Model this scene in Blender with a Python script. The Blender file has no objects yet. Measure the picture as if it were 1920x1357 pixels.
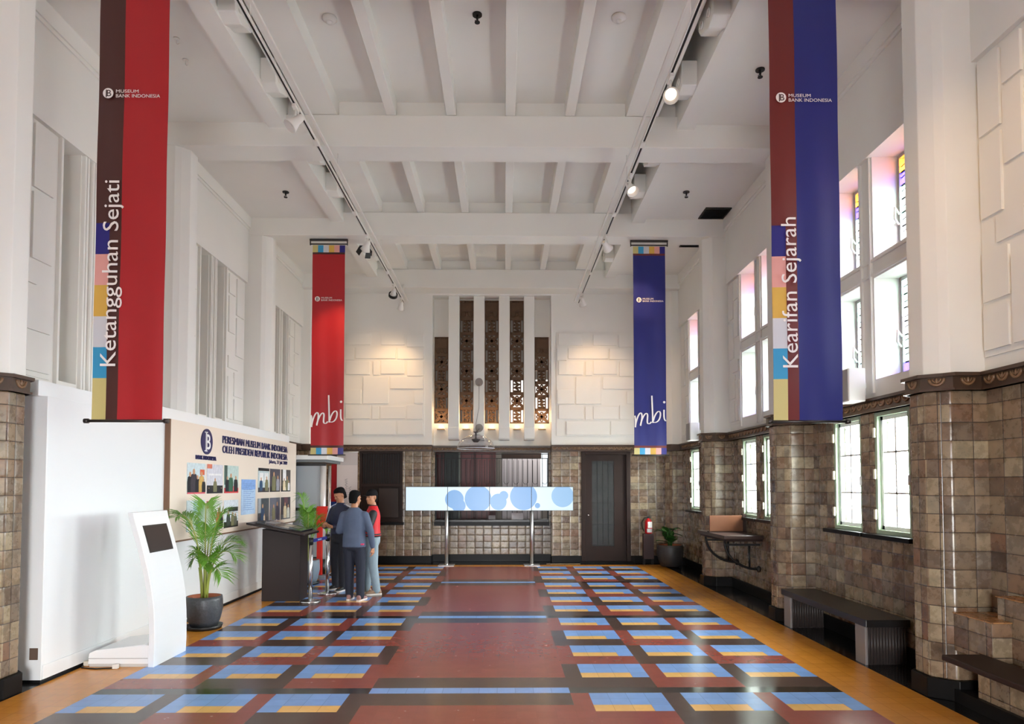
import bpy, bmesh, math, random
from mathutils import Vector, Matrix
random.seed(7)
SC = bpy.context.scene
C = SC.collection
PI = math.pi

# ------------------------------------------------------------------ camera, world, exposure
cam_d = bpy.data.cameras.new('camera')
cam = bpy.data.objects.new('camera', cam_d)
C.objects.link(cam)
SC.camera = cam
cam_d.sensor_width = 36.0
cam_d.sensor_fit = 'HORIZONTAL'
cam_d.lens = 1266.99 / 1920 * 36
cam_d.shift_x = 0.0
cam_d.shift_y = (863.64 - 678.5) / 1920
cam_d.clip_start = 0.05
cam_d.clip_end = 200
cam.location = (0.2855, 0, 1.6956)
cam.rotation_euler = (PI / 2 + 0.0371788, 0, -0.0110746)

SC.view_settings.view_transform = 'Standard'
SC.view_settings.look = 'None'
SC.view_settings.gamma = 1.0
SC.view_settings.use_curve_mapping = False
SC.view_settings.exposure = 0.1

world = bpy.data.worlds.new('overcast_sky')
SC.world = world
world.use_nodes = True
_bg = world.node_tree.nodes['Background']
_wn = world.node_tree
_tc = _wn.nodes.new('ShaderNodeTexCoord')
_sx = _wn.nodes.new('ShaderNodeSeparateXYZ')
_cr = _wn.nodes.new('ShaderNodeValToRGB')
_mr = _wn.nodes.new('ShaderNodeMapRange')
_mr.inputs['From Min'].default_value = -1.0
_wn.links.new(_tc.outputs['Generated'], _sx.inputs[0])
_wn.links.new(_sx.outputs['Z'], _mr.inputs['Value'])
_wn.links.new(_mr.outputs[0], _cr.inputs[0])
_cr.color_ramp.elements[0].position = 0.40      # pale paving below the horizon
_cr.color_ramp.elements[0].color = (0.38, 0.38, 0.375, 1)
_cr.color_ramp.elements[1].position = 0.52      # bright overcast above it
_cr.color_ramp.elements[1].color = (0.965, 0.985, 1.0, 1)
_wn.links.new(_cr.outputs[0], _bg.inputs[0])
_bg.inputs[1].default_value = 64.0

SC.cycles.max_bounces = 10
SC.cycles.diffuse_bounces = 6
SC.cycles.glossy_bounces = 4
SC.cycles.transparent_max_bounces = 16
SC.cycles.caustics_reflective = False
SC.cycles.caustics_refractive = False
SC.cycles.sample_clamp_indirect = 12.0

# bay origins: near edge of each pilaster / beam
NS = [-0.75, 2.3, 5.35, 8.4, 11.45]
YB = 14.95      # back wall
YN = 15.3       # back of the recess
YF = -3.5       # wall behind the camera


def daylight(x, y, z, sx, sz, rot, power, color=(0.93, 0.97, 1.0)):
    """daylight coming in through an opening: a soft area light standing in the opening's outer face"""
    d = bpy.data.lights.new('daylight', 'AREA')
    d.shape = 'RECTANGLE'
    d.size = sx
    d.size_y = sz
    d.energy = power
    d.color = color
    o = bpy.data.objects.new('daylight', d)
    C.objects.link(o)
    o.location = (x, y, z)
    o.rotation_euler = rot
    return o


def portal(x, y, z, sx, sz, rot):
    o = daylight(x, y, z, sx, sz, rot, 1.0)
    o.data.cycles.is_portal = True
    return o


for n in NS:
    portal(4.62, n + 1.72, 3.97, 1.62, 2.5, (0, PI / 2, 0)).data.shape = 'RECTANGLE'
    if n != 2.3:
        portal(4.5, n + 1.8, 1.83, 1.62, 1.35, (0, PI / 2, 0))
for o in C.objects:
    if o.name.startswith('daylight'):
        o.data.size, o.data.size_y = o.data.size_y, o.data.size
portal(0, YF - 0.25, 1.15, 1.8, 2.3, (PI / 2, 0, 0))

# ------------------------------------------------------------------ helpers: materials
MATS = {}


def srgb(r, g, b):
    def f(c):
        c /= 255.0
        return c / 12.92 if c <= 0.04045 else ((c + 0.055) / 1.055) ** 2.4
    return (f(r), f(g), f(b), 1)


def mat(name, col, rough=0.6, metal=0.0, noise=0.0, nscale=8.0, bump=0.0, emit=None, estr=0.0, spec=0.5, coat=0.0, trans=0.0):
    if name in MATS:
        return MATS[name]
    m = bpy.data.materials.new(name)
    m.use_nodes = True
    nt = m.node_tree
    b = nt.nodes['Principled BSDF']
    b.inputs['Base Color'].default_value = col
    b.inputs['Roughness'].default_value = rough
    b.inputs['Metallic'].default_value = metal
    b.inputs['Specular IOR Level'].default_value = spec
    b.inputs['Coat Weight'].default_value = coat
    if emit:
        b.inputs['Emission Color'].default_value = emit
        b.inputs['Emission Strength'].default_value = estr
    if noise or bump:
        tc = nt.nodes.new('ShaderNodeTexCoord')
        nz = nt.nodes.new('ShaderNodeTexNoise')
        nz.inputs['Scale'].default_value = nscale
        nz.inputs['Detail'].default_value = 5
        nt.links.new(tc.outputs['Object'], nz.inputs['Vector'])
        if noise:
            mx = nt.nodes.new('ShaderNodeMix')
            mx.data_type = 'RGBA'
            mx.inputs['A'].default_value = [c * (1 - noise) for c in col[:3]] + [1]
            mx.inputs['B'].default_value = [min(1, c * (1 + noise)) for c in col[:3]] + [1]
            nt.links.new(nz.outputs['Fac'], mx.inputs['Factor'])
            nt.links.new(mx.outputs['Result'], b.inputs['Base Color'])
        if bump:
            bp = nt.nodes.new('ShaderNodeBump')
            bp.inputs['Strength'].default_value = bump
            bp.inputs['Distance'].default_value = 0.01
            nt.links.new(nz.outputs['Fac'], bp.inputs['Height'])
            nt.links.new(bp.outputs['Normal'], b.inputs['Normal'])
    MATS[name] = m
    return m


def math_node(nt, op, a=None, b=None):
    n = nt.nodes.new('ShaderNodeMath')
    n.operation = op
    for i, v in enumerate((a, b)):
        if v is None:
            continue
        if isinstance(v, (int, float)):
            n.inputs[i].default_value = v
        else:
            nt.links.new(v, n.inputs[i])
    return n.outputs[0]


def tile_mat(name, tw, th, cols, grout, rough=0.25, gw=0.035, mottle=0.35, bumpy=0.25):
    """glazed tiles: every tile its own tone, mottled glaze, dark joints; laid by UV in metres"""
    m = bpy.data.materials.new(name)
    m.use_nodes = True
    nt = m.node_tree
    L = nt.links
    b = nt.nodes['Principled BSDF']
    uv = nt.nodes.new('ShaderNodeUVMap')
    sp = nt.nodes.new('ShaderNodeSeparateXYZ')
    L.new(uv.outputs[0], sp.inputs[0])
    u = math_node(nt, 'DIVIDE', sp.outputs[0], tw)
    v = math_node(nt, 'DIVIDE', sp.outputs[1], th)
    fu = math_node(nt, 'FLOOR', u)
    fv = math_node(nt, 'FLOOR', v)
    cb = nt.nodes.new('ShaderNodeCombineXYZ')
    L.new(fu, cb.inputs[0])
    L.new(fv, cb.inputs[1])
    wn = nt.nodes.new('ShaderNodeTexWhiteNoise')
    wn.noise_dimensions = '2D'
    L.new(cb.outputs[0], wn.inputs['Vector'])
    rp = nt.nodes.new('ShaderNodeValToRGB')
    rp.color_ramp.interpolation = 'LINEAR'
    els = rp.color_ramp.elements
    while len(els) < len(cols):
        els.new(0.5)
    for i, c in enumerate(cols):
        els[i].position = i / (len(cols) - 1)
        els[i].color = c
    L.new(wn.outputs['Value'], rp.inputs[0])
    tc = nt.nodes.new('ShaderNodeTexCoord')
    nz = nt.nodes.new('ShaderNodeTexNoise')
    nz.inputs['Scale'].default_value = 9
    nz.inputs['Detail'].default_value = 6
    nz.inputs['Roughness'].default_value = 0.65
    L.new(tc.outputs['Object'], nz.inputs['Vector'])
    mr = nt.nodes.new('ShaderNodeMapRange')
    mr.inputs['From Min'].default_value = 0.3
    mr.inputs['From Max'].default_value = 0.7
    mr.inputs['To Min'].default_value = 1 - mottle
    mr.inputs['To Max'].default_value = 1 + mottle
    L.new(nz.outputs['Fac'], mr.inputs['Value'])
    vm = nt.nodes.new('ShaderNodeVectorMath')
    vm.operation = 'SCALE'
    L.new(rp.outputs[0], vm.inputs[0])
    L.new(mr.outputs[0], vm.inputs['Scale'])
    # joints
    du = math_node(nt, 'ABSOLUTE', math_node(nt, 'SUBTRACT', math_node(nt, 'FRACT', u), 0.5))
    dv = math_node(nt, 'ABSOLUTE', math_node(nt, 'SUBTRACT', math_node(nt, 'FRACT', v), 0.5))
    mu = math_node(nt, 'GREATER_THAN', du, 0.5 - gw * 0.5)
    mv = math_node(nt, 'GREATER_THAN', dv, 0.5 - gw * 0.5 * tw / th)
    mk = math_node(nt, 'MAXIMUM', mu, mv)
    mx = nt.nodes.new('ShaderNodeMix')
    mx.data_type = 'RGBA'
    L.new(mk, mx.inputs['Factor'])
    L.new(vm.outputs[0], mx.inputs['A'])
    mx.inputs['B'].default_value = grout
    L.new(mx.outputs['Result'], b.inputs['Base Color'])
    rr = nt.nodes.new('ShaderNodeMapRange')
    rr.inputs['To Min'].default_value = rough * 0.7
    rr.inputs['To Max'].default_value = rough * 1.5
    L.new(nz.outputs['Fac'], rr.inputs['Value'])
    L.new(rr.outputs[0], b.inputs['Roughness'])
    # pillow edge and a slight tilt of each tile
    hu = math_node(nt, 'POWER', math_node(nt, 'MULTIPLY', du, 2.0), 6.0)
    hv = math_node(nt, 'POWER', math_node(nt, 'MULTIPLY', dv, 2.0), 6.0)
    h = math_node(nt, 'SUBTRACT', math_node(nt, 'MULTIPLY', nz.outputs['Fac'], 0.35), math_node(nt, 'MAXIMUM', hu, hv))
    if bumpy:
        bp = nt.nodes.new('ShaderNodeBump')
        bp.inputs['Strength'].default_value = bumpy
        bp.inputs['Distance'].default_value = 0.012
        L.new(h, bp.inputs['Height'])
        L.new(bp.outputs['Normal'], b.inputs['Normal'])
    MATS[name] = m
    return m


def glass_mat(name, tint=(1, 1, 1, 1), fres=1.45, rough=0.02, gloss=1.0):
    """thin clear pane: sees through, mirrors a little at grazing angles"""
    m = bpy.data.materials.new(name)
    m.use_nodes = True
    nt = m.node_tree
    nt.nodes.remove(nt.nodes['Principled BSDF'])
    out = nt.nodes['Material Output']
    t = nt.nodes.new('ShaderNodeBsdfTransparent')
    t.inputs[0].default_value = tint
    g = nt.nodes.new('ShaderNodeBsdfGlossy')
    g.inputs['Roughness'].default_value = rough
    g.inputs['Color'].default_value = (gloss, gloss, gloss, 1)
    f = nt.nodes.new('ShaderNodeFresnel')
    ge = nt.nodes.new('ShaderNodeNewGeometry')
    iv = nt.nodes.new('ShaderNodeMapRange')      # the same index seen from either side of the sheet
    iv.inputs['To Min'].default_value = fres
    iv.inputs['To Max'].default_value = 1.0 / fres
    nt.links.new(ge.outputs['Backfacing'], iv.inputs['Value'])
    nt.links.new(iv.outputs[0], f.inputs[0])
    mx = nt.nodes.new('ShaderNodeMixShader')
    nt.links.new(f.outputs[0], mx.inputs[0])
    nt.links.new(t.outputs[0], mx.inputs[1])
    nt.links.new(g.outputs[0], mx.inputs[2])
    nt.links.new(mx.outputs[0], out.inputs[0])
    MATS[name] = m
    return m


PLASTER = mat('white_plaster', (0.775, 0.765, 0.72, 1), 0.75, noise=0.03, nscale=2.0, bump=0.04)
TILE = tile_mat('glazed_brown_tile', 0.192, 0.147,
                [srgb(84, 64, 50), srgb(138, 120, 95), srgb(108, 86, 67), srgb(152, 137, 110), srgb(112, 82, 61),
                 srgb(128, 116, 97), srgb(95, 75, 60)], srgb(58, 46, 38))
BLACK_STONE = mat('black_stone', srgb(17, 16, 16), 0.35, noise=0.25, nscale=14, spec=0.12)
FRIEZE_D = mat('dark_bronze_glaze', srgb(66, 47, 33), 0.35, noise=0.3, nscale=20)
FRIEZE = mat('bronze_glaze', srgb(118, 90, 64), 0.3, noise=0.45, nscale=20, bump=0.2)
GRANITE = mat('polished_black_granite', srgb(30, 28, 28), 0.28, noise=0.4, nscale=40, spec=0.3)
DARKWOOD = mat('dark_stained_wood', srgb(40, 24, 18), 0.5, noise=0.3, nscale=5, spec=0.25)
IRON = mat('black_iron', srgb(18, 17, 17), 0.5, metal=0.3)
CHROME = mat('polished_steel', (0.72, 0.73, 0.74, 1), 0.22, metal=1.0)
BRUSHED = mat('brushed_steel', (0.62, 0.63, 0.64, 1), 0.38, metal=1.0)
WHITE_GLOSS = mat('white_laminate', (0.80, 0.825, 0.835, 1), 0.28)
WHITE_METAL = mat('white_enamel', (0.74, 0.72, 0.68, 1), 0.4)
BLACK_PLASTIC = mat('black_plastic', srgb(20, 20, 21), 0.4)
LETTER_WHITE = mat('white_print', (0.88, 0.83, 0.80, 1), 0.6)
NAVY = mat('navy_print', srgb(24, 28, 92), 0.45)


def floor_mat(name, col, var=0.06, rough=0.2, joint=0.6):
    m = tile_mat(name, 0.15, 0.15, [tuple([c * (1 - var) for c in col[:3]] + [1]), col, tuple([min(1, c * (1 + var)) for c in col[:3]] + [1])],
                 tuple([c * joint for c in col[:3]] + [1]), rough=rough, gw=0.022, mottle=0.05, bumpy=0.0)
    return m


F_RED = floor_mat('floor_oxide_red', srgb(140, 64, 52), 0.04, 0.22, 0.92)
F_DARK = floor_mat('floor_dark_brown', srgb(72, 52, 45), 0.04, 0.2, 0.8)
F_BLACK = floor_mat('floor_black', srgb(30, 29, 29), rough=0.12)
F_BLUE = floor_mat('floor_sky_blue', srgb(122, 164, 224))
F_YEL = floor_mat('floor_pale_yellow', srgb(232, 182, 104))
F_OCHRE = floor_mat('floor_ochre', srgb(206, 136, 48))


# ------------------------------------------------------------------ helpers: meshes
class MB:
    def __init__(s):
        s.v = []
        s.f = []
        s.m = []
        s.sm = []

    def add(s, vs, fs, m=0, sm=False):
        o = len(s.v)
        s.v += [tuple(v) for v in vs]
        for f in fs:
            s.f.append([i + o for i in f])
            s.m.append(m)
            s.sm.append(sm)
        return s

    def poly(s, pts, m=0):
        return s.add(pts, [list(range(len(pts)))], m)

    def box(s, x0, x1, y0, y1, z0, z1, m=0):
        x0, x1 = min(x0, x1), max(x0, x1)
        y0, y1 = min(y0, y1), max(y0, y1)
        z0, z1 = min(z0, z1), max(z0, z1)
        vs = [(x0, y0, z0), (x1, y0, z0), (x1, y1, z0), (x0, y1, z0), (x0, y0, z1), (x1, y0, z1), (x1, y1, z1), (x0, y1, z1)]
        return s.add(vs, [[0, 3, 2, 1], [4, 5, 6, 7], [0, 1, 5, 4], [1, 2, 6, 5], [2, 3, 7, 6], [3, 0, 4, 7]], m)

    def prism(s, pts, axis, a, b, m=0, sm=False):
        """closed 2-D outline extruded along an axis: 'x' outline is (y, z), 'y' (x, z), 'z' (x, y)"""
        def p(q, t):
            return {'x': (t, q[0], q[1]), 'y': (q[0], t, q[1]), 'z': (q[0], q[1], t)}[axis]
        area = sum(pts[i][0] * pts[(i + 1) % len(pts)][1] - pts[(i + 1) % len(pts)][0] * pts[i][1] for i in range(len(pts)))
        pts = list(pts) if area > 0 else list(reversed(pts))
        if axis == 'y':
            a, b = max(a, b), min(a, b)
        else:
            a, b = min(a, b), max(a, b)
        n = len(pts)
        vs = [p(q, a) for q in pts] + [p(q, b) for q in pts]
        s.add(vs, [list(range(n))[::-1], list(range(n, 2 * n))], m)
        o = len(s.v) - 2 * n
        for i in range(n):
            j = (i + 1) % n
            s.f.append([o + i, o + j, o + n + j, o + n + i])
            s.m.append(m)
            s.sm.append(sm)
        return s

    def rings(s, rings, m=0, caps=True, sm=True, closed=True):
        n = len(rings[0])
        vs = [p for r in rings for p in r]
        fs = []
        for k in range(len(rings) - 1):
            for i in range(n if closed else n - 1):
                j = (i + 1) % n
                fs.append([k * n + i, k * n + j, (k + 1) * n + j, (k + 1) * n + i])
        s.add(vs, fs, m, sm)
        if caps:
            o = len(s.v) - len(vs)
            s.f.append([o + i for i in range(n)][::-1])
            s.f.append([o + (len(rings) - 1) * n + i for i in range(n)])
            s.m += [m, m]
            s.sm += [False, False]
        return s

    def tube(s, pts, r, n=8, m=0, caps=True, sm=True):
        pts = [Vector(p) for p in pts]
        rs = r if isinstance(r, (list, tuple)) else [r] * len(pts)
        t0 = (pts[1] - pts[0]).normalized()
        up = Vector((0, 0, 1)) if abs(t0.z) < 0.9 else Vector((1, 0, 0))
        a = t0.cross(up).normalized()
        rings = []
        for i, p in enumerate(pts):
            if i == 0:
                t = t0
            elif i == len(pts) - 1:
                t = (pts[i] - pts[i - 1]).normalized()
            else:
                t = ((pts[i + 1] - pts[i]).normalized() + (pts[i] - pts[i - 1]).normalized())
                t = t.normalized() if t.length > 1e-6 else t0
            a = (a - t * a.dot(t))
            a = a.normalized() if a.length > 1e-6 else t.orthogonal().normalized()
            b = t.cross(a)
            rings.append([p + (a * math.cos(2 * PI * k / n) + b * math.sin(2 * PI * k / n)) * rs[i] for k in range(n)])
        return s.rings(rings, m, caps, sm)

    def cyl(s, p0, p1, r0, r1=None, n=20, m=0, caps=True, sm=True):
        return s.tube([p0, p1], [r0, r0 if r1 is None else r1], n, m, caps, sm)

    def lathe(s, prof, c=(0, 0, 0), n=32, m=0, caps=False, sm=True):
        rings = [[(c[0] + r * math.cos(2 * PI * k / n), c[1] + r * math.sin(2 * PI * k / n), c[2] + z) for k in range(n)] for r, z in prof]
        return s.rings(rings, m, caps, sm)

    def ball(s, c, rx, ry=None, rz=None, n=16, k=10, m=0):
        ry = rx if ry is None else ry
        rz = rx if rz is None else rz
        rings = []
        for j in range(k + 1):
            th = -PI / 2 + PI * j / k
            cr = max(math.cos(th), 0.02)
            rings.append([(c[0] + rx * cr * math.cos(2 * PI * i / n), c[1] + ry * cr * math.sin(2 * PI * i / n), c[2] + rz * math.sin(th)) for i in range(n)])
        return s.rings(rings, m, True, True)

    def xform(s, mtx, start=0):
        for i in range(start, len(s.v)):
            s.v[i] = tuple(mtx @ Vector(s.v[i]))
        return s

    def mesh(s, name, mats, bevel=0.0, recalc=False):
        me = bpy.data.meshes.new(name)
        me.from_pydata(s.v, [], s.f)
        for m in (mats if isinstance(mats, (list, tuple)) else [mats]):
            me.materials.append(m)
        me.polygons.foreach_set('material_index', s.m)
        me.polygons.foreach_set('use_smooth', s.sm)
        me.update()
        if bevel or recalc:
            bm = bmesh.new()
            bm.from_mesh(me)
            bmesh.ops.remove_doubles(bm, verts=bm.verts, dist=1e-5)
            if recalc:
                bmesh.ops.recalc_face_normals(bm, faces=bm.faces)
            if bevel:
                es = [e for e in bm.edges if len(e.link_faces) == 2 and e.calc_face_angle(0) > 0.6]
                bmesh.ops.bevel(bm, geom=es, offset=bevel, segments=2, profile=0.5, affect='EDGES', clamp_overlap=True)
            bm.to_mesh(me)
            bm.free()
            me.update()
        uv = me.uv_layers.new(name='UVMap')
        vs = me.vertices
        for p in me.polygons:
            nx, ny, nz = p.normal
            h = math.hypot(nx, ny)
            for li in p.loop_indices:
                x, y, z = vs[me.loops[li].vertex_index].co
                if h < 0.5:
                    uv.data[li].uv = (x, y)
                else:
                    uv.data[li].uv = ((nx * y - ny * x) / h, z)
        return me

    def build(s, name, mats, parent=None, bevel=0.0, recalc=False, loc=None):
        o = bpy.data.objects.new(name, s.mesh(name, mats, bevel, recalc))
        C.objects.link(o)
        if parent is not None:
            o.parent = parent
        if loc is not None:
            o.location = loc
        return o


def tag(o, label=None, cat=None, group=None, kind=None):
    if label:
        o['label'] = label
    if cat:
        o['category'] = cat
    if group:
        o['group'] = group
    if kind:
        o['kind'] = kind
    return o


def thing(name, label, cat, loc=(0, 0, 0), rz=0.0, group=None, kind=None):
    o = bpy.data.objects.new(name, None)
    o.empty_display_size = 0.1
    C.objects.link(o)
    o.location = loc
    o.rotation_euler = (0, 0, rz)
    return tag(o, label, cat, group, kind)


def struct(o, label=None, cat=None):
    o['kind'] = 'structure'
    return tag(o, label, cat)


def dup(root, loc, rz=None, label=None, group=None):
    r = root.copy()
    C.objects.link(r)
    r.location = loc
    if rz is not None:
        r.rotation_euler = (0, 0, rz)
    if label:
        r['label'] = label
    if group:
        r['group'] = group
    for ch in list(root.children):
        c = ch.copy()
        C.objects.link(c)
        c.parent = r
        for g in list(ch.children):
            d = g.copy()
            C.objects.link(d)
            d.parent = c
    return r


def basis(o, x, y, z):
    m = Matrix.Identity(4)
    for i, v in enumerate((x, y, z)):
        for k in range(3):
            m[k][i] = v[k]
    m[0][3], m[1][3], m[2][3] = o
    return m


def text(name, body, mt, parent, origin, xd, yd, w=None, h=None, bold=0.0, ext=0.002, shear=0.0, gap=None):
    """lettering as a mesh; the block is fitted to w x h metres with its lower left corner at origin"""
    cu = bpy.data.curves.new(name, 'FONT')
    cu.body = body
    cu.size = 1.0
    cu.offset = bold
    cu.shear = shear
    cu.resolution_u = 3
    cu.extrude = 0.0
    o = bpy.data.objects.new('tmp', cu)
    C.objects.link(o)
    bpy.context.view_layer.update()
    me = bpy.data.meshes.new_from_object(o.evaluated_get(bpy.context.evaluated_depsgraph_get()))
    bpy.data.objects.remove(o)
    bpy.data.curves.remove(cu)
    xs = [v.co.x for v in me.vertices]
    ys = [v.co.y for v in me.vertices]
    x0, x1, y0, y1 = min(xs), max(xs), min(ys), max(ys)
    sx = w / (x1 - x0) if w else None
    sy = h / (y1 - y0) if h else None
    sx = sx or sy
    sy = sy or sx
    zd = Vector(xd).cross(Vector(yd))
    M = basis(origin, Vector(xd) * sx, Vector(yd) * sy, zd)
    # words: faces grouped by the gaps between them along the line
    iv = sorted((min(xs[i] for i in p.vertices), max(xs[i] for i in p.vertices)) for p in me.polygons)
    cuts, hi = [], iv[0][1]
    for a, b in iv:
        if gap and a - hi > gap:
            cuts.append((a + hi) / 2)
        hi = max(hi, b)
    words = [[] for _ in range(len(cuts) + 1)]
    for p in me.polygons:
        c = sum(xs[i] for i in p.vertices) / len(p.vertices)
        words[sum(1 for q in cuts if c > q)].append(list(p.vertices))
    ob = None
    for fs in words:
        used = sorted({i for f in fs for i in f})
        ix = {v: k for k, v in enumerate(used)}
        m2 = bpy.data.meshes.new(name)
        m2.from_pydata([tuple(M @ Vector((me.vertices[i].co.x - x0, me.vertices[i].co.y - y0, 0))) for i in used], [], [[ix[i] for i in f] for f in fs])
        m2.materials.append(mt)
        if ext:
            bm = bmesh.new()
            bm.from_mesh(m2)
            r = bmesh.ops.extrude_face_region(bm, geom=list(bm.faces))
            bmesh.ops.translate(bm, verts=[g for g in r['geom'] if isinstance(g, bmesh.types.BMVert)], vec=zd * ext)
            bmesh.ops.recalc_face_normals(bm, faces=bm.faces)
            bm.to_mesh(m2)
            bm.free()
        ob = bpy.data.objects.new(name, m2)
        C.objects.link(ob)
        if parent is not None:
            ob.parent = parent
    bpy.data.meshes.remove(me)
    return ob


def wall_cells(mb, axis, t0, t1, u0, u1, z0, z1, holes, m=0):
    """a wall slab with rectangular openings: axis 'x' = slab between x t0..t1 running in y; 'y' the other way"""
    us = sorted(set([u0, u1] + [h[0] for h in holes] + [h[1] for h in holes]))
    us = [u for u in us if u0 <= u <= u1]
    for a, b in zip(us[:-1], us[1:]):
        zz = sorted(set([z0, z1] + [z for h in holes if h[0] < b - 1e-6 and h[1] > a + 1e-6 for z in (h[2], h[3])]))
        zz = [z for z in zz if z0 <= z <= z1]
        for c, d in zip(zz[:-1], zz[1:]):
            um, zm = (a + b) / 2, (c + d) / 2
            if any(h[0] < um < h[1] and h[2] < zm < h[3] for h in holes):
                continue
            if axis == 'x':
                mb.box(t0, t1, a, b, c, d, m)
            else:
                mb.box(a, b, t0, t1, c, d, m)
    return mb


# ------------------------------------------------------------------ floor
fl = MB()
YK0, KMIN, KMAX = 5.6, int(round((YF - 0.3 - 5.6) / 0.15)), 66


def floor_slot(xc, k):
    ax = abs(xc)
    right = xc > 0
    if ax > 3.675:
        return 2
    if k >= 60:
        return 2
    if ax > 3.075:
        return 5
    if k >= 58:
        return 5
    km = k % 21
    per = k // 21
    if ax < 0.825:
        if km == 0:
            return 3
        return 1 if km in (1, 2, 19, 20) else 0
    if km == 0:
        return 2
    i = 4 * per + (km - 1) // 5 + 1
    r = (km - 1) % 5                      # 0,1 gap in front; 2 near row; 3,4 far rows
    if ax < 0.975:
        c, kind = 1, 's'
    elif ax < 1.575:
        c, kind = 1, 'b'
    elif ax < 1.725:
        c, kind = 2, 's'
    elif ax < 2.325:
        c, kind = 2, 'b'
    elif ax < 2.475:
        c, kind = 3, 's'
    else:
        c, kind = 3, 'b'
    dark = ((c + i) % 2 == 0) == right
    if kind == 's' or r < 2:
        return 1 if dark else 0
    if r == 2:
        inner = {1: 0.975, 2: 1.725, 3: 2.475}[c]
        return 4 if ax < inner + 0.45 else 3
    return 3


for ix in range(-31, 31):
    x0 = (ix + 0.5) * 0.15
    # run-length rows into single tiles
    for k in range(KMIN, KMAX):
        y0 = YK0 + k * 0.15
        fl.add([(x0, y0, 0), (x0 + 0.15, y0, 0), (x0 + 0.15, y0 + 0.15, 0), (x0, y0 + 0.15, 0)], [[0, 1, 2, 3]], floor_slot(x0 + 0.075, k))
fl.box(-4.575, 4.575, YK0 + KMIN * 0.15, YK0 + KMAX * 0.15, -0.1, -0.002, 2)
fo = fl.build('floor', [F_RED, F_DARK, F_BLACK, F_BLUE, F_YEL, F_OCHRE])
# tile joints follow the tile grid: shift the UV so joints fall on the edges
for l in fo.data.uv_layers[0].data:
    l.uv = (l.uv[0] - 0.075, l.uv[1] - 5.6)
struct(fo, 'patterned floor of blue, yellow, red and dark tiles', 'floor')

# ------------------------------------------------------------------ side walls
XW = 4.15
ZF0, ZF1 = 2.46, 2.60
ZC = 6.28
UP = [(0.975, 1.585), (1.855, 2.465)]
LO = [(1.04, 1.67), (1.92, 2.55)]
LU = [(1.33, 1.64), (1.88, 2.20)]


def pil_outline(s, n, off=0.0, w=0.45):
    """plan of a pilaster with chamfered corners; s = +1 right wall, -1 left wall"""
    p = [(4.3, n - off), (3.86, n - off), (3.80, n + 0.045 - off * 0.7), (3.72 - off, n + 0.13 - off * 0.4), (3.72 - off, n + w - 0.13 + off * 0.4), (3.80, n + w - 0.045 + off * 0.7), (3.86, n + w + off), (4.3, n + w + off)]
    return [(s * x, y) for x, y in p]


def ornament(mb, M, m=0):
    """one raised palmette of the frieze: an arch, an inner arch and a drop"""
    for r, t in ((0.052, 0.013), (0.03, 0.009)):
        pts = [M @ Vector((r * math.cos(a), -r * 1.05 * math.sin(a) + 0.03, 0.0)) for a in [PI * i / 8 for i in range(9)]]
        mb.tube(pts, t, 5, m)
    o = len(mb.v)
    mb.ball((0, 0.012, 0), 0.013, 0.028, 0.013, 8, 5, m)
    mb.xform(M, o)


def frieze_run(mb, p0, p1, nrm, step=0.135, m=0):
    """relief frieze band along p0->p1 (plan points), nrm = outward direction in plan"""
    a, b = Vector((*p0, 0)), Vector((*p1, 0))
    n = Vector((*nrm, 0)).normalized()
    L = (b - a).length
    d = (b - a).normalized()
    k = max(1, int(L / step))
    for i in range(k):
        c = a + d * (L * (i + 0.5) / k) + Vector((0, 0, (ZF0 + ZF1) / 2)) + n * 0.0
        ornament(mb, basis(c, d, Vector((0, 0, 1)), d.cross(Vector((0, 0, 1)))), m)


def relief(mb, axis, face, out, u0, u1, z0, z1, plates, t=0.022, m=0):
    """a shallow field with raised plates; plates in 0..1 coords of the field"""
    def bx(a, b, c, d, e0, e1):
        if axis == 'x':
            mb.box(face + out * e0, face + out * e1, a, b, c, d, m)
        else:
            mb.box(a, b, face + out * e0, face + out * e1, c, d, m)
    bx(u0, u1, z0, z1, -0.01, 0.012)
    for a, c, b, d in plates:
        bx(u0 + a * (u1 - u0), u0 + b * (u1 - u0), z0 + c * (z1 - z0), z0 + d * (z1 - z0), 0.0, 0.012 + t)


NARROW = [(0.06, 0.86, 0.42, 0.99), (0.5, 0.74, 0.95, 0.99), (0.06, 0.6, 0.42, 0.84), (0.5, 0.46, 0.95, 0.72), (0.06, 0.36, 0.62, 0.44), (0.4, 0.18, 0.95, 0.34), (0.06, 0.02, 0.34, 0.3), (0.42, 0.02, 0.95, 0.16)]


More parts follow.
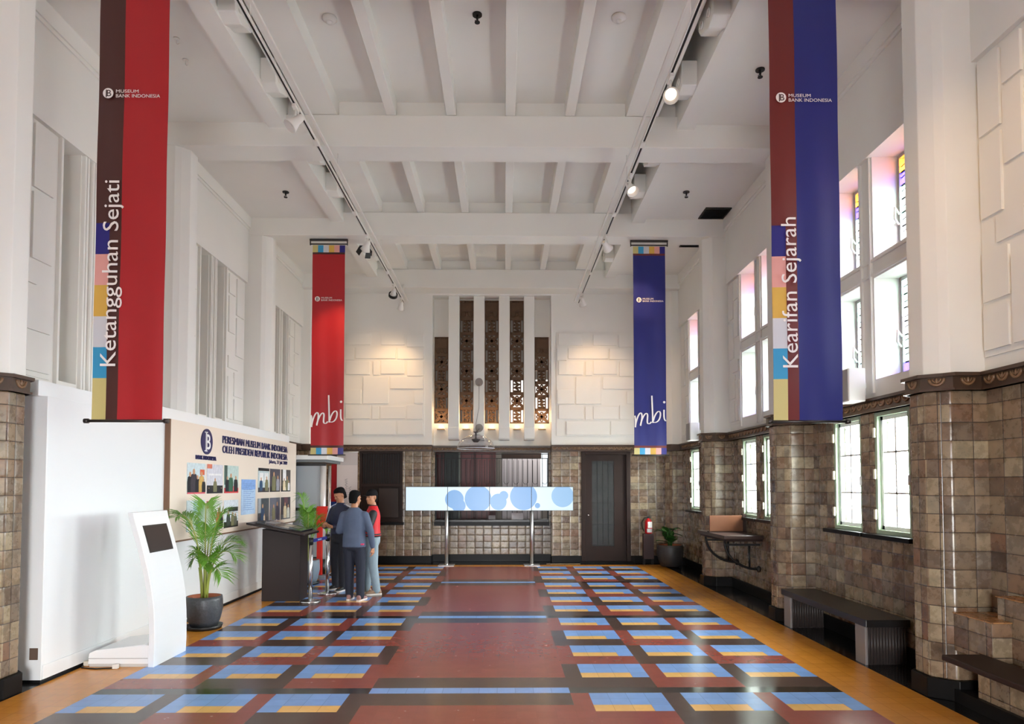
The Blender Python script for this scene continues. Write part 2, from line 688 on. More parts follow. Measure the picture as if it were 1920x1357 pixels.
def side_wall(s):
    nm = 'right' if s > 0 else 'left'
    y0, y1 = YF, YB + 0.4
    w = thing('wall_' + nm, f'{nm} side wall of the hall, tiled below and white plaster above', 'wall', kind='structure')
    ups, los = [], []
    for n in NS:
        for a, b in (UP if s > 0 else LU):
            if s > 0:
                ups += [(n + a, n + b, 2.8, 3.86), (n + a, n + b, 4.08, 5.15)]
            else:
                ups += [(n + a, n + b, 2.74, 5.15)]
        if s > 0 and n != 2.3:
            los += [(n + a, n + b, 1.2, 2.46) for a, b in LO]
    X = lambda v: s * v
    mb = MB()
    wall_cells(mb, 'x', X(4.14), X(4.55), y0, y1, ZF1, 5.15, ups)
    mb.box(X(4.09), X(4.55), y0, y1, 5.15, 6.75)
    mb.box(X(4.05), X(4.12), y0, y1, 6.1, 6.29)
    mb.box(X(4.07), X(4.12), y0, y1, 6.06, 6.1)
    if s < 0:
        mb.box(X(4.55), X(4.62), y0, y1, 0, 6.75)
    mb.build('plaster', PLASTER, w)
    # dado
    mb = MB()
    wall_cells(mb, 'x', X(4.15), X(4.29), y0, y1, 0.16, ZF0, los)
    mb.build('tile_dado', TILE, w)
    mb = MB()
    mb.box(X(4.12), X(4.29), y0, y1, 0, 0.16)
    mb.build('skirting', BLACK_STONE, w, bevel=0.004)
    # frieze along the wall
    mb = MB()
    mb.box(X(4.09), X(4.55), y0, y1, ZF0, ZF1)
    mb.box(X(4.06), X(4.2), y0, y1, ZF1 - 0.028, ZF1)
    mb.box(X(4.075), X(4.2), y0, y1, ZF0, ZF0 + 0.018)
    for n in NS[2 if s < 0 else 1:]:
        if s > 0 or n < 6:
            frieze_run(mb, (X(4.088), n + 0.5), (X(4.088), n + 3.0), (-s, 0), m=1)
    mb.build('frieze', [FRIEZE_D, FRIEZE], w)
    # pilasters
    for n in NS:
        mb = MB()
        mb.prism(pil_outline(s, n), 'z', 0.16, ZF0)
        if s < 0 and n > 6:
            MB().prism(pil_outline(s, n), 'z', 2.3, 5.981).build('pilaster_shaft', PLASTER, w, bevel=0.006)
            continue
        pt = mb.build('pilaster', TILE, w, bevel=0.012)
        mb = MB()
        mb.prism(pil_outline(s, n, 0.0), 'z', ZF1 - 0.02, 5.981)
        mb.build('pilaster_shaft', PLASTER, pt, bevel=0.006)
        mb = MB()
        mb.prism(pil_outline(s, n, 0.03), 'z', 0, 0.16)
        mb.build('pilaster_base', BLACK_STONE, pt, bevel=0.006)
        mb = MB()
        mb.prism(pil_outline(s, n, 0.03), 'z', ZF0, ZF1)
        mb.prism(pil_outline(s, n, 0.06), 'z', ZF1 - 0.028, ZF1)
        mb.prism(pil_outline(s, n, 0.045), 'z', ZF0, ZF0 + 0.018)
        ol = pil_outline(s, n, 0.03)
        for i in (0, 2, 3, 4, 6):
            a, b = Vector(ol[i]), Vector(ol[i + 1])
            if i == 2 or i == 4:
                a = Vector(ol[i - 1]) if i == 2 else a
                b = Vector(ol[i + 2]) if i == 4 else b
            d = (b - a).normalized()
            nr = Vector((-d.y, d.x)) * (1 if s > 0 else -1)
            if i in (0, 6):
                a2 = a if i == 6 else Vector((s * 4.1, a.y))
                b2 = b if i == 0 else Vector((s * 4.1, b.y))
                frieze_run(mb, a2, b2, nr, m=1)
            else:
                frieze_run(mb, a, b, nr, 0.12, 1)
        mb.build('pilaster_frieze', [FRIEZE_D, FRIEZE], pt)
    # relief panels and window surrounds
    mb = MB()
    for n in NS:
        if s > 0:
            spans = [(n + 0.5, n + 0.9), (n + 2.53, n + 3.03)]
        else:
            spans = [(n + 0.6, n + 1.22), (n + 2.3, n + 3.0)]
        for a, b in spans:
            relief(mb, 'x', X(4.14), -s, a, b, 2.72, 5.12, NARROW)
    mb.build('relief_panel', PLASTER, w)
    mb = MB()
    for n in NS:
        if s > 0:
            for a in (UP[0][0] - 0.05, UP[0][1] + 0.02, UP[0][1] + 0.2, UP[1][1] + 0.02):
                mb.box(X(4.115), X(4.15), n + a, n + a + 0.035, 2.66, 5.15)
            for z in (3.88, 4.03):
                mb.box(X(4.12), X(4.15), n + UP[0][0], n + UP[1][1], z, z + 0.03)
        else:
            for a in (LU[0][0] - 0.05, LU[0][1] + 0.015, LU[0][1] + 0.06, LU[1][0] - 0.09, LU[1][0] - 0.045, LU[1][1] + 0.015):
                mb.box(X(4.10), X(4.15), n + a, n + a + 0.03, 2.66, 5.15)
    mb.build('mullion_moulding', PLASTER, w, bevel=0.004)
    return w


side_wall(1)
side_wall(-1)

# ------------------------------------------------------------------ wall behind the camera
wf = thing('wall_front', 'wall behind the camera with the entrance opening', 'wall', kind='structure')
mb = MB()
wall_cells(mb, 'y', YF - 0.3, YF, -4.6, 4.6, 0, 6.75, [(-0.9, 0.9, 0, 2.3)])
mb.build('plaster', PLASTER, wf)

# ------------------------------------------------------------------ back wall
wb = thing('wall_back', 'back wall with tall pierced screens between white fins', 'wall', kind='structure')
NX = 1.325
TEL = (-1.29, 1.29, 0.88, 2.44)
GR = [(-1.149, 5.09), (-0.579, 5.93), (-0.005, 5.93), (0.568, 5.93), (1.132, 5.09)]
GW = 0.163
mb = MB()
wall_cells(mb, 'y', YB, YN, -4.3, 4.3, 0.16, ZF0, [(-NX, NX, 0.16, ZF0), (-2.92, -1.965, 0.9, ZF0), (1.985, 3.075, 0.16, ZF0)])
wall_cells(mb, 'y', YN, YN + 0.15, -4.3, 4.3, 0.16, ZF0, [(TEL[0], TEL[1], 0.88, ZF0), (-2.92, -1.965, 0.9, ZF0), (1.985, 3.075, 0.16, ZF0)])
mb.build('tile_dado', TILE, wb)
mb = MB()
mb.box(-4.3, -NX, YB - 0.03, YN, 0, 0.16)
mb.box(NX, 1.985, YB - 0.03, YN, 0, 0.16)
mb.box(3.075, 4.3, YB - 0.03, YN, 0, 0.16)
mb.box(-NX, NX, YN - 0.03, YN + 0.1, 0, 0.16)
mb.build('skirting', BLACK_STONE, wb, bevel=0.004)
mb = MB()
for a, b, y in ((-4.3, -NX, YB), (NX, 4.3, YB), (-NX, NX, YN)):
    mb.box(a, b, y - 0.05, y + 0.3 if y == YB else y + 0.15, ZF0, ZF1)
    mb.box(a, b, y - 0.08, y + 0.1, ZF1 - 0.028, ZF1)
    mb.box(a, b, y - 0.065, y + 0.1, ZF0, ZF0 + 0.018)
    frieze_run(mb, (a, y - 0.052), (b, y - 0.052), (0, -1), 0.11, 1)
mb.build('frieze', [FRIEZE_D, FRIEZE], wb)
mb = MB()
wall_cells(mb, 'y', YB, YN, -4.3, 4.3, ZF1, 6.75, [(-NX, NX, ZF1, 5.95)])
wall_cells(mb, 'y', YN, YN + 0.15, -4.3, 4.3, ZF1, 6.75, [(x - GW, x + GW, 3.11, zt) for x, zt in GR])
mb.build('plaster', PLASTER, wb)
for x0, x1 in ((-0.986, -0.742), (-0.416, -0.168), (0.158, 0.405), (0.731, 0.969)):
    mb = MB()
    mb.prism([(YN + 0.01, 2.78), (YN - 0.02, 2.72), (YB + 0.1, 2.72), (YB + 0.06, 2.76), (YB + 0.06, 3.0), (YB + 0.08, 3.0), (YB + 0.08, 5.96), (YN + 0.01, 5.96)], 'x', x0 * 0.985, x1 * 0.985)
    mb.build('fin', PLASTER, wb, bevel=0.006)
# meander reliefs
PL = [(45, 370, 245, 465), (335, 375, 530, 465), (548, 375, 690, 480), (30, 490, 110, 590), (470, 492, 690, 582), (45, 602, 242, 710), (335, 592, 528, 705), (552, 602, 690, 722),
      (188, 730, 398, 952), (412, 730, 685, 828), (612, 850, 685, 948), (30, 835, 172, 952), (45, 962, 248, 1076), (332, 975, 538, 1076), (552, 962, 682, 1078), (108, 1096, 462, 1206), (476, 1096, 685, 1206), (125, 490, 455, 578), (270, 602, 322, 715), (265, 975, 318, 1080)]


def meander(mirror):
    out = []
    for x0, y0, x1, y1 in PL:
        a, b = (x0 - 25) / 672, (x1 - 25) / 672
        if mirror:
            a, b = 1 - b, 1 - a
        out.append((max(a, 0.01), 1 - (y1 - 355) / 862, min(b, 0.985), 1 - (y0 - 355) / 862))
    return out


mb = MB()
relief(mb, 'y', YB, -1, -3.28, -1.487, 2.80, 5.12, meander(False), 0.024)
relief(mb, 'y', YB, -1, 1.437, 3.23, 2.80, 5.12, meander(False), 0.024)
mb.build('relief_panel', PLASTER, wb, bevel=0.003)
# corner pilasters
for s in (1, -1):
    pts = [(s * 4.3, YB - 0.32), (s * 3.93, YB - 0.32), (s * 3.8, YB - 0.2), (s * 3.8, YB + 0.1), (s * 4.3, YB + 0.1)]
    cp = MB().prism(pts, 'z', 0.16, ZF0).build('corner_pilaster', TILE, wb, bevel=0.015)
    MB().prism(pts, 'z', ZF1 - 0.02, 5.981).build('pilaster_shaft', PLASTER, cp, bevel=0.006)
    MB().prism([(x * (1 if abs(x) > 4.2 else 0.993), y - (0.03 if y < YB else 0)) for x, y in pts], 'z', 0, 0.16).build('pilaster_base', BLACK_STONE, cp)
    MB().prism([(x * (1 if abs(x) > 4.2 else 0.988), y - (0.05 if y < YB else 0)) for x, y in pts], 'z', ZF0, ZF1).build('pilaster_frieze', FRIEZE_D, cp)
# counter of the teller opening
tc = thing('teller_counter', 'black stone counter under the iron grille in the back wall', 'counter', (0, YN, 0.8))
MB().box(-1.285, 1.285, -0.12, 0.3, 0.085, 0.14).build('counter_top', GRANITE, tc, bevel=0.006)
MB().box(-1.3, 1.3, -0.07, -0.003, 0.0, 0.085).build('counter_front', BLACK_STONE, tc)

for x, w_, h_, lab, c in ((0.575, 0.13, 0.14, 'pale grey card standing on the black counter under the screen wall', (176, 172, 178)), (0.0, 0.08, 0.09, 'small grey keypad on the black counter under the screen wall', (120, 116, 120))):
    t_ = thing('counter_card', lab, 'card', (x, YN + 0.0, 0.941), group='small things on the black counter')
    MB().prism([(-0.02, 0.0), (0.02, 0.0), (0.045, h_), (0.03, h_)], 'x', -w_, w_).build('card', mat('card_%d' % c[0], srgb(*c), 0.6), t_)

# ------------------------------------------------------------------ room behind the screens
br = thing('interior_room', 'dim room seen through the grille and screens', 'room', kind='structure')
GREYP = mat('grey_partition', srgb(176, 172, 178), 0.6)
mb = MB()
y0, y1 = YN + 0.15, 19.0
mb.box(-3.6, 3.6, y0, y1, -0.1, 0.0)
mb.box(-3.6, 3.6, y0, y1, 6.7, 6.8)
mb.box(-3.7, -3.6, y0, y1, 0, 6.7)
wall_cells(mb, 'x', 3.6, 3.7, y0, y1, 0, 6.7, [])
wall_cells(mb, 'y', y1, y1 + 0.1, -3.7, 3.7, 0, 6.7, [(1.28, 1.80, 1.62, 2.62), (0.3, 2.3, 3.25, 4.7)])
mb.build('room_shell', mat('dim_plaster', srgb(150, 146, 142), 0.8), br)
MB().box(1.27, 1.81, 19.02, 19.05, 1.61, 2.63).build('backlit_window', mat('backlit_blind', (0.8, 0.85, 0.9, 1), 0.6, emit=(0.84, 0.93, 1.0, 1), estr=0.85), br)
MB().box(0.29, 2.31, 19.02, 19.05, 3.24, 4.71).build('backlit_window', mat('backlit_clerestory', (0.8, 0.85, 0.9, 1), 0.6, emit=(1.0, 0.97, 0.92, 1), estr=0.9), br)
_rl = bpy.data.lights.new('room_fill', 'POINT')  # unseen fill light, added to brighten the room behind the grille
_rl.energy = 90
_rl.color = (1.0, 0.95, 0.88)
_rl.shadow_soft_size = 0.15
_ro = bpy.data.objects.new('room_fill', _rl)
C.objects.link(_ro)
_ro.location = (1.2, 15.9, 3.3)
bc = thing('archive_cabinet', 'dark red cabinet wall behind the left half of the grille', 'cabinet', (-0.55, 16.6, 0))
REDW = mat('dark_red_paint', srgb(66, 18, 20), 0.45)
MB().box(-1.4, 0.62, 0, 0.5, 0, 3.2).build('carcass', REDW, bc)
for x in (-0.9, -0.5, -0.1, 0.3):
    MB().box(x - 0.17, x + 0.17, -0.03, 0.0, 0.9, 2.9).build('door', mat('red_board', srgb(84, 22, 24), 0.4), bc, bevel=0.006)
bd = thing('green_cupboard', 'dark green cupboard behind the left end of the grille', 'cupboard', (-0.98, 16.1, 0))
MB().box(-0.17, 0.17, 0, 0.3, 0, 2.6).build('carcass', mat('dark_green_paint', srgb(22, 32, 32), 0.5), bd, bevel=0.01)
MB().box(0.17, 0.2, -0.02, 0.3, 0, 2.7).build('post', mat('grey_green_paint', srgb(96, 104, 100), 0.5), bd)
gs = thing('office_screen', 'grey office screen behind the right half of the grille', 'screen', (0.75, 16.6, 0))
mb = MB()
mb.box(-0.52, 0.42, 0, 0.05, 0.0, 2.38)
mb.build('panel', GREYP, gs)
MB().box(-0.54, 0.44, -0.01, 0.06, 2.38, 2.5).build('top_rail', DARKWOOD, gs)

# ------------------------------------------------------------------ iron grille
gr = thing('iron_grille', 'black iron bar grille above the counter in the back wall', 'grille', (0, YN + 0.06, 0.88))
for z in (0.6, 0.68, 1.44, 1.54):
    MB().box(-1.28, 1.28, -0.012, 0.012, z - 0.008, z + 0.008).build('rail', IRON, gr)
for i in range(23):
    x = -1.26 + i * 2.52 / 22
    MB().box(x - 0.006, x + 0.006, -0.006, 0.006, 0.066, 1.54 if i % 2 else 1.44).build('bar', IRON, gr)
for i in range(12):
    x = -1.2 + i * 2.4 / 11
    mb = MB()
    mb.ball((x, -0.01, 0.64), 0.03, 0.02, 0.03, 10, 6)
    mb.build('rosette', IRON, gr)
    mb = MB()
    a0, a1 = x - 0.055, x + 0.055
    for zz in ((1.0, 1.4),):
        mb.tube([(a0, 0, 1.40), (a0, 0, 0.9), (a0 + 0.025, 0, 0.86), (a1 - 0.025, 0, 0.86), (a1, 0, 0.9), (a1, 0, 1.40)], 0.005, 5)
    mb.build('loop', IRON, gr)
MB().box(-1.31, -1.27, -0.03, 0.03, 0.065, 1.56).build('side_post', BLACK_STONE, gr)
MB().box(1.27, 1.31, -0.03, 0.03, 0.065, 1.56).build('side_post', BLACK_STONE, gr)

# ------------------------------------------------------------------ pierced screens
TERRA = mat('fired_clay', srgb(100, 74, 52), 0.65, noise=0.3, nscale=12, bump=0.2)


def pierced(x, zt, names):
    z0 = 3.11
    t = thing('pierced_screen', names, 'screen', (x, YN + 0.05, z0), group='pierced clay screens in the back wall')
    H = zt - z0
    head = 0.42
    MB().box(-GW, GW, -0.03, 0.05, H - head, H).build('crest', TERRA, t)
    mb = MB()
    mb.box(-GW * 0.7, GW * 0.7, -0.05, -0.02, H - head * 0.62, H - 0.05)
    for k in range(7):
        a = -GW * 0.85 + k * GW * 1.7 / 6
        mb.ball((a, -0.035, H - 0.03), 0.02, 0.02, 0.02, 8, 5)
    for sx in (-1, 1):
        mb.tube([(sx * (0.03 + 0.05 * (1 - math.cos(q))), -0.035, H - head * 0.72 - 0.07 * math.sin(q)) for q in [PI * i / 6 for i in range(7)]], 0.012, 6)
    mb.ball((0, -0.035, H - head * 0.75), 0.04, 0.02, 0.05, 10, 6)
    mb.build('crest_ornament', TERRA, t)
    nm = max(1, round((H - head) / 0.345))
    mh = (H - head) / nm
    for k in range(nm):
        a = H - head - (k + 1) * mh
        mb = MB()
        y0, y1 = -0.03, 0.04
        mb.box(-GW, GW, y0, y1, a, a + 0.035)
        mb.box(-GW, GW, y0, y1, a + mh - 0.03, a + mh)
        mb.box(-GW, -GW + 0.022, y0, y1, a, a + mh)
        mb.box(GW - 0.022, GW, y0, y1, a, a + mh)
        if (k + (0 if zt < 5.5 else 1)) % 2 == 0:
            w, h = GW - 0.02, (mh - 0.065) / 2
            zc = a + 0.035 + h
            for sgn in (1, -1):
                d = Vector((w * 2, 0, 2 * h * sgn)).normalized()
                nrm = Vector((-d.z, 0, d.x)) * 0.03
                A, B = Vector((-w, 0, zc - h * sgn)), Vector((w, 0, zc + h * sgn))
                mb.prism([((A + nrm).x, (A + nrm).z), ((B + nrm).x, (B + nrm).z), ((B - nrm).x, (B - nrm).z), ((A - nrm).x, (A - nrm).z)], 'y', y0 - 0.004, y1)
            mb.ball((0, 0, zc), 0.05, 0.035, 0.05, 10, 6)
            for q in (0, 1, 2, 3):
                cx, cz = w * 0.62 * math.cos(q * PI / 2), h * 0.62 * math.sin(q * PI / 2)
                mb.lathe([(0.014, -0.03), (0.042, -0.03), (0.042, 0.03), (0.014, 0.03), (0.014, -0.03)], (0, 0, 0), 10)
                o = len(mb.v) - 50
                mb.xform(Matrix.Translation((cx, 0, zc + cz)) @ Matrix.Rotation(PI / 2, 4, 'X'), o)
        else:
            for sx in (-1, 1):
                mb.box(sx * GW * 0.52 - 0.012, sx * GW * 0.52 + 0.012, y0 - 0.004, y1, a, a + mh)
            pts = [(0.035 * math.sin(q * 2), 0, a + 0.04 + (mh - 0.07) * i / 12) for i, q in enumerate([PI * j / 6 for j in range(13)])]
            mb.tube(pts, 0.024, 6)
            for i in range(4):
                zz = a + 0.06 + (mh - 0.11) * i / 3
                mb.ball((0.045 * (1 if i % 2 else -1), 0, zz), 0.02, 0.03, 0.024, 8, 5)
                mb.box(-GW * 0.5, GW * 0.5, 0.0, 0.02, zz - 0.02, zz + 0.02)
        mb.build('lattice', TERRA, t)
    return t


pierced(GR[0][0], GR[0][1], 'short pierced clay screen at the left end, beside the first white fin')
pierced(GR[1][0], GR[1][1], 'tall pierced clay screen between the first and second white fins')
pierced(GR[2][0], GR[2][1], 'tall pierced clay screen in the middle, between the second and third white fins')
pierced(GR[3][0], GR[3][1], 'tall pierced clay screen between the third and fourth white fins')
pierced(GR[4][0], GR[4][1], 'short pierced clay screen at the right end, beside the last white fin')

# uplights below the screens
WARM = (1.0, 0.72, 0.42)
LENS = mat('lit_lens', (1, 0.85, 0.6, 1), 0.3, emit=(1.0, 0.78, 0.5, 1), estr=7.0)


def spot(name, parent, loc, target, power, angle, blend=0.5, color=WARM, radius=0.03):
    d = bpy.data.lights.new(name, 'SPOT')
    d.energy = power
    d.spot_size = angle
    d.spot_blend = blend
    d.color = color
    d.shadow_soft_size = radius
    o = bpy.data.objects.new(name, d)
    C.objects.link(o)
    o.parent = parent
    o.location = loc
    base = parent.location if parent else Vector()
    dr = Vector(target) - (base + Vector(loc))
    o.rotation_euler = dr.to_track_quat('-Z', 'Y').to_euler()
    return o


UN = ['at the left end', 'between the first and second fins', 'in the middle', 'between the third and fourth fins', 'at the right end']
for i, (x, zt) in enumerate(GR):
    u = thing('uplight', 'small glowing uplight under the pierced screen ' + UN[i], 'lamp', (x, YN - 0.07, 3.02), group='uplights below the pierced screens')
    MB().box(-0.085, 0.085, 0.0, 0.07, -0.055, -0.02).build('housing', WHITE_METAL, u, bevel=0.006)
    MB().ball((0, 0.0, 0.01), 0.042, 0.035, 0.03, 12, 8).build('bulb', LENS, u)
    MB().box(-0.085, 0.085, -0.05, 0.05, -0.06, -0.045).build('tray', mat('amber_brass', srgb(150, 110, 60), 0.35, metal=0.8), u)
    d = bpy.data.lights.new('uplight_glow', 'POINT')
    d.energy = 3.6
    d.color = (1.0, 0.62, 0.30)
    d.shadow_soft_size = 0.03
    o = bpy.data.objects.new('uplight_glow', d)
    C.objects.link(o)
    o.parent = u
    o.location = (0, -0.17, 0.24)

# ------------------------------------------------------------------ ceiling
ce = thing('ceiling', 'coffered white ceiling with cross beams and joists', 'ceiling', kind='structure')
y0, y1 = YF - 0.3, YB + 0.4
mb = MB()
for s in (1, -1):
    mb.box(s * 2.48, s * 4.6, y0, y1, ZC, 6.8)
    mb.box(s * 1.9, s * 2.6, y0, y1, 7.5, 7.6)
    mb.box(s * 2.16, s * 2.24, y0, y1, 6.79, 7.5)
    mb.box(s * 2.48, s * 2.56, y0, y1, 6.79, 7.5)
mb.box(-1.84, 1.84, y0, y1, 6.60, 6.8)
mb.build('soffit', PLASTER, ce)
for s in (1, -1):
    MB().box(s * 1.83, s * 2.24, y0, y1, 6.39, 6.8).build('ceiling_band', PLASTER, ce)
    MB().box(s * 2.47, s * 2.69, y0, y1, 6.215, ZC + 0.01).build('slot_edge', PLASTER, ce)
for n in NS + [14.5]:
    MB().prism([(n, 5.98), (n, 6.385), (n + 0.09, 6.40), (n + 0.09, 6.8), (n + 0.4 if n < 14 else YB + 0.02, 6.8), (n + 0.4 if n < 14 else YB + 0.02, 5.98)], 'x', -4.115, 4.115).build('beam', PLASTER, ce, bevel=0.008)
    if n < 14:
        for x in (-1.15, -0.392, 0.358, 1.115):
            mb = MB()
            mb.box(x - 0.062, x + 0.062, n + 0.38, n + 3.09, 6.39, 6.62)
            mb.build('joist', PLASTER, ce, bevel=0.006)


# plaster brackets in the slots
def bracket(s, y, lab):
    t = thing('ceiling_bracket', lab, 'bracket', (s * 2.36, y, 6.22), group='plaster brackets in the ceiling slots')
    pr = [(-0.25, 0.03), (-0.25, 0.32), (0.25, 0.42), (0.25, 0.2), (0.17, 0.1), (0.04, 0.06), (-0.1, 0.0)]
    MB().prism(pr, 'x', -0.06 if s > 0 else -0.12, 0.12 if s > 0 else 0.06).build('body', PLASTER, t, bevel=0.01)
    for yy, zz in ((-0.14, 0.12), (0.1, 0.16)):
        MB().tube([(-s * 0.068, yy + 0.06 * math.cos(a) * (1 - a / 9), zz + 0.06 * math.sin(a) * (1 - a / 9)) for a in [i * 0.6 for i in range(12)]], 0.01, 5).build('scroll', PLASTER, t)
    return t


BY = [(6.6, 'above the front banner'), (7.75, 'just before the first visible beam'), (9.45, 'just past the first visible beam'), (10.55, 'halfway to the second beam'), (12.5, 'just past the second beam'), (13.6, 'before the back wall')]
for s in (-1, 1):
    sd = 'left' if s < 0 else 'right'
    for y, w in BY:
        bracket(s, y, f'white plaster bracket in the {sd} ceiling slot, {w}')

# ------------------------------------------------------------------ windows on the right
CLEAR = glass_mat('clear_pane', (0.96, 0.99, 0.97, 1))
GREENF = mat('pale_green_frame', srgb(166, 186, 160), 0.4)
WINF = mat('white_sash', (0.85, 0.87, 0.86, 1), 0.4)
SG = {'o': glass_mat('orange_glass', (0.275, 0.090, 0.010, 1)), 'b': glass_mat('blue_glass', (0.030, 0.020, 0.210, 1)), 'm': glass_mat('mint_glass', (0.201, 0.295, 0.255, 1)),
      'w': glass_mat('pearl_glass', (0.337, 0.323, 0.343, 1)), 'r': glass_mat('red_glass', (0.225, 0.040, 0.025, 1)), 'p': glass_mat('lilac_glass', (0.282, 0.229, 0.303, 1))}
SGK = list(SG)
LEAD = mat('lead_came', srgb(30, 34, 34), 0.5, metal=0.4)
STONEB = mat('outer_wall_block', srgb(176, 178, 176), 0.8, noise=0.15, nscale=6)
wi = [0]


def lower_window(n, a, b, lab):
    wi[0] += 1
    w = thing(f'window_{wi[0]}', lab, 'window', (4.2, n + a, 1.2), kind='structure')
    W, H = b - a, 1.26
    mb = MB()
    f = 0.045
    for (y0, y1, z0, z1) in ((0, f, 0, H), (W - f, W, 0, H), (f, W - f, 0, f), (f, W - f, H - f, H)):
        mb.box(-0.04, 0.06, y0, y1, z0, z1)
    mb.build('frame', GREENF, w, bevel=0.004)
    mb = MB()
    g = 0.04
    for (y0, y1, z0, z1) in ((f, f + g, f, H - f), (W - f - g, W - f, f, H - f), (f, W - f, f, f + g), (f, W - f, H - f - g, H - f)):
        mb.box(0.0, 0.04, y0, y1, z0, z1)
    mb.box(0.005, 0.03, W * 0.52 - 0.012, W * 0.52 + 0.012, f, H - f)
    for q in (1, 2):
        mb.box(0.005, 0.03, f, W - f, H * q / 3 - 0.01, H * q / 3 + 0.01)
    mb.build('sash', WINF, w)
    MB().box(0.012, 0.018, f + g, W - f - g, f + g, H - f - g).build('pane', CLEAR, w)
    mb = MB()
    for z in (0.2, 0.62, 1.05):
        mb.box(-0.062, -0.03, W - 0.03, W + 0.005, z - 0.05, z + 0.05)
    mb.build('hinge', mat('cream_metal', srgb(216, 212, 186), 0.4), w)
    MB().box(-0.06, -0.04, 0.012, 0.03, 0.5, 0.6).build('handle', WINF, w)
    MB().box(-0.14, 0.0, -0.1, W + 0.1, -0.045, 0.0).build('sill', BLACK_STONE, w, bevel=0.004)
    return w


def stained(n, a, b, z0, z1, lab, seed):
    wi[0] += 1
    rnd = random.Random(seed)
    w = thing(f'window_{wi[0]}', lab, 'window', (4.44, n + a, z0), kind='structure')
    W, H = b - a, z1 - z0
    mb = MB()
    f = 0.035
    for (y0, y1, c, d) in ((0, f, 0, H), (W - f, W, 0, H), (f, W - f, 0, f), (f, W - f, H - f, H)):
        mb.box(-0.03, 0.03, y0, y1, c, d)
    mb.build('frame', BRUSHED, w)
    # the leaded pane: rows of coloured pieces
    mb = MB()
    ld = MB()
    rows = 7
    ww, hh = W - 2 * f, H - 2 * f
    for r in range(rows):
        c, d = f + hh * r / rows, f + hh * (r + 1) / rows
        if seed % 2 == 0:
            pal = {6: 'oobo', 5: 'oorb', 4: 'mwwm', 3: 'wmwm', 2: 'mwmw', 1: 'wrbw', 0: 'wobw'}[r]
        else:
            pal = {6: 'mwwm', 5: 'wwmm', 4: 'wbrw', 3: 'rbbw', 2: 'mwmm', 1: 'mmwm', 0: 'wbrb'}[r]
        cols = len(pal)
        for q in range(cols):
            y0, y1 = f + ww * q / cols, f + ww * (q + 1) / cols
            k = pal[q]
            sk = rnd.uniform(-0.03, 0.03)
            mid = (c + d) / 2 + sk
            k2 = pal[(q + 1) % cols] if rnd.random() < 0.45 else k
            mb.poly([(0, y0, c), (0, y1, c), (0, y1, mid)] + [(0, y0, mid + 0.02)], SGK.index(k))
            mb.poly([(0, y0, mid + 0.02), (0, y1, mid), (0, y1, d), (0, y0, d)], SGK.index(k2))
            ld.tube([(0, y0, mid + 0.02), (0, y1, mid)], 0.0065, 4)
            ld.box(-0.007, 0.007, y0 - 0.005, y0 + 0.005, c, d)
        ld.box(-0.008, 0.008, f, W - f, c - 0.007, c + 0.007)
    pn = mb.build('leaded_pane', [SG[k] for k in SGK], w)
    ld.build('lead_came', LEAD, pn)
    mb = MB()
    mb.tube([(-0.03, W - 0.02, H * 0.42), (-0.10, W - 0.06, H * 0.47), (-0.11, W - 0.07, H * 0.36), (-0.04, W - 0.02, H * 0.32)], 0.012, 6)
    mb.build('stay', WHITE_METAL, w)
    return w


BAY = {-0.75: 'behind the camera', 2.3: 'beside the camera', 5.35: 'nearest bay, behind the front blue banner', 8.4: 'second bay, past the front blue banner', 11.45: 'last bay before the back corner'}
for n in NS:
    for i, (a, b) in enumerate(LO if n != 2.3 else []):
        lower_window(n, a, b, f'clear lower casement window, {["nearer", "farther"][i]} one of the {BAY[n]}')
    for i, (a, b) in enumerate(UP):
        for z0, z1, q in ((2.8, 3.86, 'lower'), (4.08, 5.15, 'upper')):
            stained(n, a, b, z0, z1, f'stained glass window, {["nearer", "farther"][i]} {q} one of the {BAY[n]}', 2 if q == 'upper' else 3)
# outer jambs seen through the lower panes
ext = MB()
for n in NS:
    for a, b in (LO if n != 2.3 else []):
        for k in range(9):
            z = 1.16 + k * 0.15
            ext.box(4.295, 4.40 if k % 2 else 4.37, n + b - 0.03, n + b + 0.25, z, z + 0.143)
struct(ext.build('trim_1', STONEB), 'pale outer wall blocks seen through the lower windows', 'outer wall')

# ------------------------------------------------------------------ doors and shutter in the back wall
d1 = thing('door_1', 'tall dark wooden door with a narrow leaded glass strip, right of the screen wall', 'door', (1.985, YB + 0.02, 0), kind='structure')
W, H = 1.09, 2.46
mb = MB()
mb.box(0, 0.09, -0.04, 0.2, 0, H)
mb.box(W - 0.09, W, -0.04, 0.2, 0, H)
mb.box(0.09, W - 0.09, -0.04, 0.2, H - 0.07, H)
mb.build('door_frame', DARKWOOD, d1, bevel=0.006)
mb = MB()
gx0, gx1, gz0, gz1 = 0.245, 0.735, 0.36, 2.25
wall_cells(mb, 'y', 0.04, 0.1, 0.09, W - 0.09, 0.04, H - 0.07, [(gx0, gx1, gz0, gz1)])
lf = mb.build('door_leaf', DARKWOOD, d1)
MB().box(gx0, gx1, 0.06, 0.07, gz0, gz1).build('pane', mat('smoked_glass', srgb(52, 54, 54), 0.25, noise=0.3, nscale=6), d1)
mb = MB()
for z in (0.36 + 0.02, 0.84, 1.16, 1.32, 1.62, 1.95, 2.2):
    mb.box(gx0, gx1, 0.045, 0.075, z - 0.012, z + 0.012)
for x in (0.37, 0.49, 0.61):
    mb.box(x - 0.004, x + 0.004, 0.05, 0.075, gz0, gz1)
mb.build('leaded_bar', LEAD, d1)
mb = MB()
mb.cyl((0.15, 0.04, 1.05), (0.15, 0.0, 1.05), 0.012)
mb.ball((0.15, -0.015, 1.05), 0.025)
mb.build('knob', CHROME, d1)
